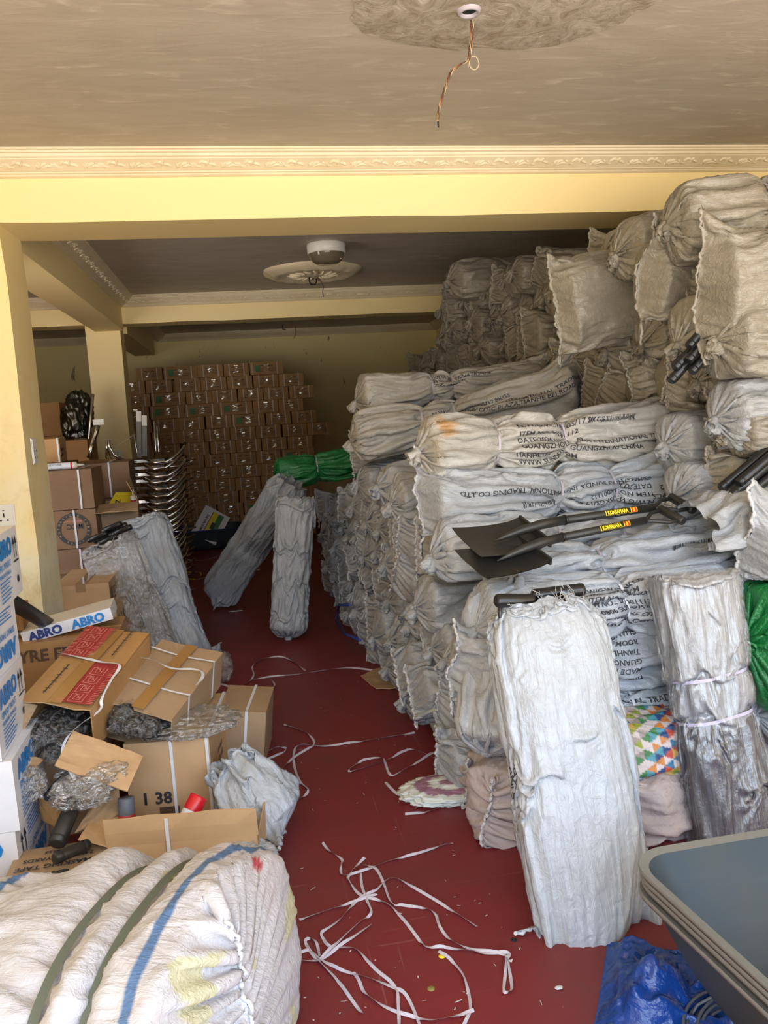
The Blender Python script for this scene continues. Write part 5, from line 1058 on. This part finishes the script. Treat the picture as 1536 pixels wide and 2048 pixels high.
# ------------------------------------------------------------------ nested chrome wheelbarrow frames
def frames():
    G = 'nested chrome frames by the middle pillar'
    def proto():
        o = empty('wheelbarrow_stand'); mb = MB(); a = [(.0, -.20, .03), (.09, -.23, -.01), (.18, -.23, -.005), (.25, -.20, .035), (.30, -.14, .09), (.315, -.08, .15)]
        mb.tube(a, .0125, M['chrome'], 10); mb.build('curved_tube', o); mb = MB(); mb.tube([(-.30, -.16, .13), (-.27, -.2, .05), (-.20, -.22, .0), (-.10, -.22, 0)], .0125, M['chrome'], 10); mb.build('curved_tube', o)
        MB().box((-.10, -.14, -.006), (.12, -.118, .018), M['chrome']).build('cross_plate', o); MB().box((-.13, -.15, -.02), (-.105, .10, .022), M['dsteel']).build('bracket', o); MB().box((.125, -.15, -.02), (.15, .08, .022), M['dsteel']).build('bracket', o)
        MB().tube([(.13, -.12, .0), (.30, -.02, -.01), (.34, .12, 0)], .009, M['chrome'], 8).build('stay', o); return o
    p = proto(); r_ = random.Random(3)
    for k in range(19):
        o = p if k == 0 else copy_tree(p); o.scale = (1.2, 1.1, 1.15); o.location = (-1.0+.012*k*.4+r_.uniform(-.012, .012), 8.35+r_.uniform(-.015, .015), .05+k*.066); o.rotation_euler = (r_.uniform(-.03, .03), r_.uniform(-.03, .03), r_.uniform(-.09, .09)-.1)
        tag(o, 'bent chrome tube frame, ' + ('low' if k < 6 else 'mid-height' if k < 13 else 'high') + ' in the nested stack by the middle pillar', 'wheelbarrow stand', G+(' low' if k < 6 else ' middle' if k < 13 else ' high'))
    for k, (px, py0, py1, y) in enumerate(((285, 822, 915, 8.2), (296, 830, 912, 8.15))):
        a, b = AY(px-6, py1, y), AY(px, py0, y); o = MB().box((-.022, -.012, 0), (.022, .012, b[2]-a[2]-.1), M['dsteel']).build('upright_bracket'); o.location = a; o.rotation_euler = (0, .08, 0); MB().box((-.024, -.014, b[2]-a[2]-.1), (.024, .014, b[2]-a[2]), M['whitep']).build('white_tip', o); tag(o, 'upright dark bracket with a white tip above the chrome frames, ' + ('left one' if k == 0 else 'right one'), 'bracket')
    for k, (px, py0, px1, py1) in enumerate(((308, 842, 312, 905), (314, 852, 318, 905), (268, 870, 276, 912))):
        bar('chrome_tube', AY(px1, py1, 8.3), AY(px, py0, 8.35), .013, 'chrome', 'thin chrome tube standing up out of the frames stack, ' + ['left of the pair', 'right of the pair', 'beside the white-tipped brackets'][k], 'steel tube')
    o = MB().tube([AY(178, 915, 6.7), AY(184, 890, 6.75), AY(192, 865, 6.8), AY(196, 850, 6.8)], .02, M['chrome'], 14).build('chrome_fork'); tag(o, 'chrome fork leg with a cream bracket in front of the middle pillar', 'fork'); q = AY(197, 846, 6.8); MB().box((q[0]-.04, q[1]-.02, q[2]-.015), (q[0]+.045, q[1]+.02, q[2]+.03), M['whitep']).build('bracket', o)
    o = MB().tube([AY(213, 912, 7.0), AY(214, 880, 7.0)], .012, M['chrome'], 10).build('chrome_tube'); tag(o, 'short chrome tube right of the fork leg', 'steel tube')
    o = MB().tube([AY(218, 880, 7.1), AY(219, 895, 7.1), AY(228, 910, 7.1), AY(250, 922, 7.1)], .014, M['chrome'], 10).build('bent_chrome_tube'); tag(o, 'bent chrome tube curving right in front of the middle pillar', 'steel tube')
    for k, (px, y) in enumerate(((150, 8.2), (160, 8.3))):
        crumple('steel_bundle', AY(px, 845-20*k, y), (.10, .1, .17), 'dsteel', 'dark wrapped steel parts behind the topmost carton, ' + ('lower' if k == 0 else 'upper'), 'steel parts', seed=90+k, amp=.5, n=30)
    bar('chrome_tube', AY(172, 830, 8.0)*np.array([1, 1, 0])+np.array([0, 0, 1.5]), AY(186, 788, 8.1), .014, 'chrome', 'slanting chrome tube touching the left side of the middle pillar', 'steel tube')
    carton(.5, .4, .34, 'cardd', (-2.05, 8.9, 1.55), 0, 'dark carton high up left of the middle pillar', 'carton', None, seed=62); carton(.55, .5, 1.545, 'cardd', (-2.05, 8.9, 0), 0, 'tall dark carton in the left bay', 'carton', None, seed=63)
    ribbon('strap', [AY(198, 911, 6.7), AY(240, 888, 6.9), AY(268, 870, 7.1), AY(277, 871, 7.1)], .006, 'strapw', 'thin white strap sloping up in front of the middle pillar', twist=.2)
    carton(.30, .4, 1.33, 'cardd', (-1.20, 7.06, 0), 0, 'tall brown carton standing behind the side-printed carton', 'carton', None, seed=64)
    carton(.46, .5, 1.50, 'cardd', (-1.66, 8.2, 0), 0, 'tall dark carton left of the middle pillar', 'carton', None, seed=65)
frames()
# ------------------------------------------------------------------ ceiling fittings, sockets
def rosette():
    c = AZ(622, 535, 2.95); cx, cy = .81, 7.78; mb = MB(); n = 96; rows = []
    for r, z, lob in ((.0, .055, 0), (.04, .06, 0), (.09, .05, .3), (.14, .03, .6), (.20, .034, .6), (.25, .028, .3), (.31, .05, .2), (.345, .06, .5), (.38, .055, 1), (.42, .035, 1), (.455, .02, 1), (.46, 0, 1)):
        rows.append([(cx+(r*(1+.035*lob*abs(math.sin(4*a))))*math.cos(a), cy+(r*(1+.035*lob*abs(math.sin(4*a))))*math.sin(a), CE-z-(.010*abs(math.sin(12*a))*(r in (.14, .20, .25)))-(.008*math.sin(8*a)**2*(r in (.345, .38)))) for a in np.linspace(0, 2*math.pi, n, endpoint=False)])
    mb.grid(np.array(rows), M['cornice'], True, True); 
    for k in range(16):
        a = 2*math.pi*k/16; mb.tube([(cx+.10*math.cos(a), cy+.10*math.sin(a), CE-.052), (cx+.16*math.cos(a+.12), cy+.16*math.sin(a+.12), CE-.055), (cx+.24*math.cos(a-.05), cy+.24*math.sin(a-.05), CE-.048)], [.006, .016, .005], M['cornice'], 8)
    o = mb.build('ceiling_rosette'); tag(o, 'ornate round plaster rosette on the ceiling of the second bay', 'ceiling rosette')
    h = MB().tube([(cx-.03, cy, CE-.04), (cx-.035, cy, CE-.10), (cx-.02, cy, CE-.13), (cx+.02, cy, CE-.13), (cx+.035, cy, CE-.10), (cx+.03, cy, CE-.08)], .007, M['hole'], 8).build('fan_hook'); tag(h, 'dark iron hook under the ceiling rosette', 'hook')
    pts = [(cx+.02, cy-.0, CE-.07), (cx+.07, cy, CE-.10), (cx+.10, cy, CE-.15), (cx+.085, cy, CE-.20), (cx+.09, cy, CE-.25)]; w = MB().tube(pts, .0045, M['brownink'], 6).build('hanging_wire'); tag(w, 'short twisted wire hanging from the ceiling rosette', 'wire')
rosette()
def lamp():
    cx, cy = .815, 6.62; o = MB().lathe([(0, 0), (.155, 0), (.158, -.01), (.155, -.075), (.148, -.08), (.14, -.07)], M['whitep'], 48).build('ceiling_lamp'); o.location = (cx, cy, CE); tag(o, 'round white ceiling lamp with a smoky glass bowl next to the rosette', 'ceiling lamp')
    g = mat('smoky_glass', (.16, .13, .09), .08, 0); MB().lathe([(.145, -.075), (.14, -.10), (.12, -.135), (.09, -.155), (.0, -.16)], g, 48).build('glass_bowl', o); MB().tube([(.10, -.1, -.135), (.13, -.02, -.12), (.10, .08, -.135)], .004, M['chrome'], 8).build('wire_clip', o)
lamp()
def front_wire():
    x, y = AZ(938, 20, CE)[:2]; mb = MB(); mb.lathe([(0, -.003), (.026, -.003)], M['hole'], 28); mb.lathe([(.026, -.003), (.030, -.014), (.037, -.012), (.044, .0)], M['strap'], 28)
    o = mb.build('ceiling_junction_hole'); o.location = (x, y, CE); tag(o, 'open round junction hole in the bare ceiling patch', 'junction box')
    P = [(0, 0, CE-0.0), (.006, 0, CE-.05), (.003, -.005, CE-.10), (-.006, 0, CE-.15), (-.002, .0, CE-.18)]
    d = [AY(a, b, y-.0) for a, b in ((944, 40), (944, 70), (940, 100), (938, 118), (932, 124), (915, 132), (902, 145), (893, 165), (888, 185), (881, 205), (877, 225), (876, 243))]
    ms = ['strapw', 'redcap', 'brownink', 'yellow']; ms = [M['tape'], mat('red_wire', (.16, .04, .035), .5), M['brownink'], mat('pale_wire', (.42, .34, .22), .5)]
    root = None
    for k in range(4):
        pts = []
        for i in range(len(d)*6-5):
            a = i/6; j = min(int(a), len(d)-2); f = a-j; p = d[j]*(1-f)+d[j+1]*f; rad = .0055*(1-.5*i/(len(d)*6)); q = k*math.pi/2+i*.55; pts.append(p+rad*math.cos(q)*RT+rad*math.sin(q)*np.array([0, 1, 0]))
        if k == 1: pts = pts[:-6]
        w = MB().tube(pts, .002, ms[k], 6).build('twisted_ceiling_wires' if k == 0 else 'wire_strand', root)
        if k == 0: root = w; tag(w, 'bundle of twisted bare wires hanging from the hole in the front ceiling', 'wire')
    c = d[3]+np.array([.018, 0, -.012]); q = np.linspace(0, 2*math.pi*1.6, 40); MB().tube([c+np.array([(.016+.004*t/10)*math.cos(t), .004*t/6, (.022)*math.sin(t)]) for t in q], .0026, ms[3], 6).build('wire_loop', root)
    MB().tube([d[-1], d[-1]+np.array([0, 0, -.02])], .003, M['hole'], 6).build('wire_end', root)
front_wire()
def plate(name, T, w, h, label, kind):
    mb = MB(); mb.box((-w/2, -h/2, 0), (w/2, h/2, .006), M['whitep']); mb.box((-w/2+.006, -h/2+.006, .006), (w/2-.006, h/2-.006, .010), M['whitep']); o = mb.build(name); o.matrix_world = T; tag(o, label, 'socket' if kind != 'switch' else 'switch')
    g = MB(); z = .0103
    def r_(x0, y0, x1, y1, m='hole'): g.add([(x0, y0, z), (x1, y0, z), (x1, y1, z), (x0, y1, z)], [(0, 1, 2, 3)], M[m])
    if kind == 'socket': r_(-.005, .022, .005, .028); r_(-.003, -.010, .003, .012); r_(-.022, -.030, -.012, -.022); r_(.012, -.030, .022, -.022); r_(-.004, -.001, .004, .005)
    else: [r_(x-.006, y-.006, x+.006, y+.006, 'ink') for x in (-.02, .02) for y in (-.035, 0)]
    g.build('openings', o); return o
p = AY(15, 1030, 4.40); plate('wall_socket', Matrix.Translation((p[0]-.015, 4.398, p[2])) @ Matrix.Rotation(math.radians(90), 4, 'X'), .105, .112, 'white three-pin socket on the front of the front pillar', 'socket')
plate('switch_plate', Matrix.Translation((-1.098, 4.55, 1.50)) @ Matrix.Rotation(math.radians(90), 4, 'Z') @ Matrix.Rotation(math.radians(90), 4, 'X'), .09, .14, 'white double socket plate on the inner side of the front pillar', 'switch')
p = AY(236, 910, 9.0); plate('wall_socket', Matrix.Translation((p[0], 9.003, p[2])) @ Matrix.Rotation(math.radians(90), 4, 'X'), .10, .10, 'white socket low on the middle pillar behind the chrome frames', 'socket')
h = MB().tube([AZ(565, 650, 2.95), AZ(565, 650, 2.95)+np.array([0, 0, -.06]), AZ(565, 650, 2.95)+np.array([.04, 0, -.07])], .008, M['hole'], 8).build('fan_hook'); tag(h, 'dark hook on the ceiling of the rear bay', 'hook')
a = AZ(590, 652, 2.96); h = MB().tube([a, a+np.array([.01, 0, -.1]), a+np.array([-.03, 0, -.18])], .005, M['brownink'], 6).build('hanging_wire'); tag(h, 'short dark wire hanging in the rear bay', 'wire')
# ------------------------------------------------------------------ things on the floor
def zf(lst, ox, oy, k, z=.003): return [AZ(ox+x*k, oy+y*k, z) for x, y in lst]
k8, k7 = 620/1536, 600/1536
FL = [
 ([(360, 115), (400, 160), (455, 195), (450, 240), (460, 275), (520, 265), (600, 238), (700, 200), (820, 170), (940, 130), (1005, 115)], 8, 'furthest ribbon of the foreground tangle, running from a short tail up to the right'),
 ([(570, 190), (540, 215), (495, 270), (490, 300), (550, 375), (640, 400), (700, 430), (780, 520), (850, 610), (880, 630), (960, 632), (1060, 645), (1180, 660), (1280, 660), (1275, 690), (1300, 700)], 8, 'long ribbon whose flat shiny stretch ends near the standing sack'),
 ([(245, 495), (380, 450), (520, 405), (630, 368)], 8, 'short straight ribbon starting at the right end of the white bale'),
 ([(550, 265), (555, 330), (580, 400), (600, 465), (540, 510), (420, 620), (350, 690)], 8, 'bent ribbon in the middle of the foreground tangle'),
 ([(560, 225), (620, 240), (660, 310), (700, 410), (760, 425), (870, 440), (920, 470), (940, 530), (1000, 600), (1100, 640), (1250, 665), (1270, 700), (1258, 840), (1275, 852), (1297, 830), (1278, 700)], 8, 'ribbon ending in a hairpin loop at the right of the tangle'),
 ([(1125, 530), (1000, 450), (860, 365), (710, 288), (620, 350), (530, 400), (450, 490), (360, 555), (365, 590), (400, 630), (520, 640), (620, 740), (720, 830), (735, 920), (740, 1060)], 8, 'longest ribbon of the tangle peaking below the short tail'),
 ([(600, 520), (480, 600), (350, 690), (200, 700), (160, 735)], 8, 'ribbon lying straight from the bale corner to mid-tangle'),
 ([(180, 690), (260, 655), (300, 650), (350, 690), (440, 740), (540, 770), (700, 825), (780, 880), (850, 1040)], 8, 'ribbon running from the bale down to the bottom edge'),
 ([(345, 680), (330, 610), (300, 590), (275, 600), (290, 640), (330, 690), (420, 780), (480, 860), (555, 960)], 8, 'ribbon with a small upright loop near the bale'),
 ([(515, 755), (540, 800), (580, 870), (700, 940), (820, 980), (940, 990), (1110, 945)], 8, 'ribbon sweeping along the bottom of the picture'),
 ([(935, 650), (1000, 700), (1060, 780), (1090, 900), (1085, 960), (1050, 1040)], 8, 'ribbon arcing down past the bottom right of the tangle'),
 ([(260, 280), (400, 262), (560, 245), (740, 220), (890, 235)], 7, 'long ribbon leading to the loose cardboard square under the near pile'),
 ([(540, 235), (480, 190), (420, 165), (330, 172), (270, 210), (275, 260), (240, 300), (180, 325), (100, 300), (30, 280)], 7, 'ribbon arching over the aisle behind the left heap'),
 ([(365, 280), (380, 315), (300, 360), (270, 385)], 7, 'short kinked ribbon behind the battered carton'),
 ([(230, 385), (235, 350), (260, 330), (160, 320), (60, 285)], 7, 'thin ribbon close behind the battered carton'),
 ([(430, 510), (540, 550), (580, 590), (575, 620), (480, 680), (420, 740), (370, 800), (300, 805)], 7, 'grey ribbon bending back to the slumped white sack'),
 ([(1100, 553), (960, 575), (800, 600), (650, 620), (510, 615), (480, 660), (485, 730), (510, 800), (555, 850), (500, 895), (400, 918)], 7, 'long ribbon crossing the aisle to the knotted sack'),
 ([(260, 700), (320, 660), (390, 628), (435, 630), (430, 650), (340, 690), (265, 710)], 7, 'narrow hairpin ribbon behind the slumped white sack'),
 ([(1295, 765), (1240, 705), (1100, 640), (1040, 650), (940, 700), (770, 750), (790, 720), (850, 690), (930, 680), (950, 710), (975, 770), (1040, 745), (1120, 700), (1200, 655), (1280, 655), (1380, 720)], 7, 'looped double ribbon in front of the pink-ringed bag'),
 ([(1050, 970), (1150, 960), (1230, 930), (1100, 910), (1000, 860), (950, 805)], 7, 'frayed ribbon tail left of the pink-ringed bag'),
 ([(1070, 870), (1130, 895), (1230, 905), (1100, 940)], 7, 'short shiny ribbon at the mouth of the pink-ringed bag')]
for n_, (pts, z_, lb) in enumerate(FL):
    ribbon('floor_ribbon', zf(pts, 500, 1640, k8) if z_ == 8 else zf(pts, 400, 1250, k7), .0095 if z_ == 8 else .011, 'ribbon', lb, 'ribbon', 'cut ribbons on the floor', seed=n_, twist=.7)
for n_, (pts, lb) in enumerate((([(375, 1120), (420, 1118), (470, 1100), (500, 1105)], 'thin white strip on the floor in front of the far wheelbarrow tray'), ([(395, 1160), (440, 1148), (520, 1140)], 'thin white strip on the dark floor beside the chrome frames'), ([(380, 1180), (420, 1165), (425, 1140)], 'thin bent strip at the foot of the chrome frames'))):
    ribbon('floor_strip', [AZ(x, y, .003) for x, y in pts], .012, 'strapw', lb, 'strip', 'thin strips in the far aisle', seed=n_)
ribbon('yellow_strip', [AZ(372, 1146, .003), AZ(400, 1145, .003), AZ(398, 1158, .003), AZ(374, 1158, .003)], .016, 'yellow', 'yellow strip on the floor beside the chrome frames', 'strip')
q = [AZ(722, 1351, .004), AZ(773, 1331, .004), AZ(815, 1362, .004), AZ(802, 1384, .004), ]
board('cardboard_square', (AZ(722, 1352, .008), AZ(775, 1330, .008), AZ(850, 1375, .008), AZ(752, 1378, .008)), 'card', 'square of brown cardboard on the floor half under the near pile')
def ring_print(P):
    out = np.ones(P.shape); d = np.sqrt((P[..., 0]/.16)**2+(P[..., 1]/.095)**2); m = ((d > .62) & (d < .98)) | (d < .30); out[m] = (.46, .22, .36); return out
M['polybag'] = sack_mat('pink_ringed_poly', (.62, .64, .58), (.5, .5, .45), .4, bs=.5, vcol=True)
c = (AZ(830, 1565, 0)+AZ(985, 1620, 0))/2
crumple('shopping_bag', (c[0]+.0, c[1]-.0, .028), (.19, .10, .032), 'polybag', 'flattened pale plastic bag with a purple-pink ring, on the floor before the near pile', 'plastic bag', seed=95, amp=.3, rot=(0, 0, -.12), vf=ring_print)
0 and crumple('blue_bag', (.93, 1.70, .05), (.22, .26, .055), 'tarp', 'blue plastic bag spread flat on the floor, its back fold near the standing sack', 'plastic bag', seed=96, amp=.5, n=70)
def tarp():
    n = 110; U, V = np.meshgrid(np.linspace(0, 1, n), np.linspace(0, 1, n), indexing='ij'); Pc = [AZ(1215, 1882, 0), AZ(1560, 1945, 0), AZ(1640, 2120, 0), AZ(1180, 2110, 0)]
    P = (Pc[0]*(1-U)[..., None]+Pc[1]*U[..., None])*(1-V)[..., None]+(Pc[3]*(1-U)[..., None]+Pc[2]*U[..., None])*V[..., None]
    h = .015+.06*(.5-np.abs(vnoise(np.stack([U*3, V*3, U*0], -1), 3)))+.045*(.5-np.abs(vnoise(np.stack([U*7, V*7, U*0], -1), 4)))+.02*(.5-np.abs(vnoise(np.stack([U*15, V*15, U*0], -1), 6))); d = np.hypot((U-.30)/.18, (V-.62)/.30); h += .10*np.clip(1-d, 0, 1)**.8; e = np.minimum(np.minimum(U, 1-U), np.minimum(V, 1-V)); h *= np.clip(e*9, .08, 1); P[..., 2] = np.maximum(h, .002)
    w = .012*vnoise(np.stack([U*5, V*5, U*0+3], -1), 9)[..., None]; P[..., :1] += w; P[..., 1:2] += w
    mb = MB(); mb.grid(P, M['tarp'], True); mb.grid((P-np.array([0, 0, .0015]))[:, ::-1], M['tarp'], True); o = mb.build('blue_film'); tag(o, 'crumpled shiny blue plastic film with a peaked fold at the bottom right', 'plastic film')
tarp()
def coil():
    o = None; c = AZ(1530, 2100, .02); mb = MB()
    for k in range(9):
        r = .13+.008*k; P = [(c[0]+r*math.cos(a), c[1]+r*math.sin(a)*.95, .02+.010*(k % 4)+.004*math.sin(3*a+k)) for a in np.linspace(0, 2*math.pi, 60)]; mb.tube(P, .0042, M['greycap'], 6)
    o = mb.build('wire_coil'); tag(o, 'coil of grey wire at the bottom right corner', 'wire coil')
    MB().tube([AZ(1365, 2060, .02), AZ(1395, 2010, .05), AZ(1440, 1985, .09), AZ(1490, 1980, .10), AZ(1545, 2005, .08)], .004, M['greycap'], 6).build('loose_wire_end', o)
coil()
q = [AX(700, 1210, .62), AX(678, 1210, .62), AX(672, 1240, .6), AX(690, 1268, .6), AX(720, 1280, .62)]
o = MB().tube(q, .010, M['navy'], 8).build('blue_rope'); tag(o, 'loop of dark blue rope on the aisle face of the near pile', 'rope')
# scraps
rg = random.Random(9); mb = MB()
for k in range(170):
    px, py = rg.uniform(560, 1300), rg.uniform(1330, 2040); p = AZ(px, py, .002); a = rg.uniform(0, 6.3); l = rg.uniform(.0015, .006)*(2 if rg.random() < .08 else 1); w = rg.uniform(.0006, .0018); d = np.array([math.cos(a), math.sin(a), 0]); s_ = np.array([-d[1], d[0], 0])*w
    if p[0] > .7 and p[1] > 2.0: continue
    mb.add([p-d*l-s_, p+d*l-s_, p+d*l+s_, p-d*l+s_], [(0, 1, 2, 3)], M['hem']); 
o = mb.build('floor_crumbs'); tag(o, 'tiny white plastic crumbs scattered over the red floor', 'crumbs', kind='stuff')
for px, py, lb in ((1118, 1975, 'small white scrap on the red floor right of the hairpin ribbon'), (472, 1222, 'white paper sliver on the floor behind the limp standing sack')):
    p = AZ(px, py, .004); o = crumple('paper_scrap', p, (.010, .006, .003) if py > 1500 else (.05, .014, .003), 'hem', lb, 'paper scrap', seed=int(px), n=10)
for px, py, m_, lb in ((884, 1912, 'yellow', 'small orange-yellow paint spot on the red floor'), (862, 1977, 'brownink', 'round olive coin-like disc on the red floor'), (1028, 1880, 'hole', 'small dark round mark on the floor by the standing sack')):
    p = AZ(px, py, 0); mm = m_ if m_ != 'brownink' else 'oliv'; M.setdefault('oliv', mat('olive_disc', (.22, .20, .05), .6)); o = MB().lathe([(0, .0012), (.0095, .0012), (.0105, 0)], M[mm], 20).build('floor_disc'); o.location = p; tag(o, lb, 'disc')
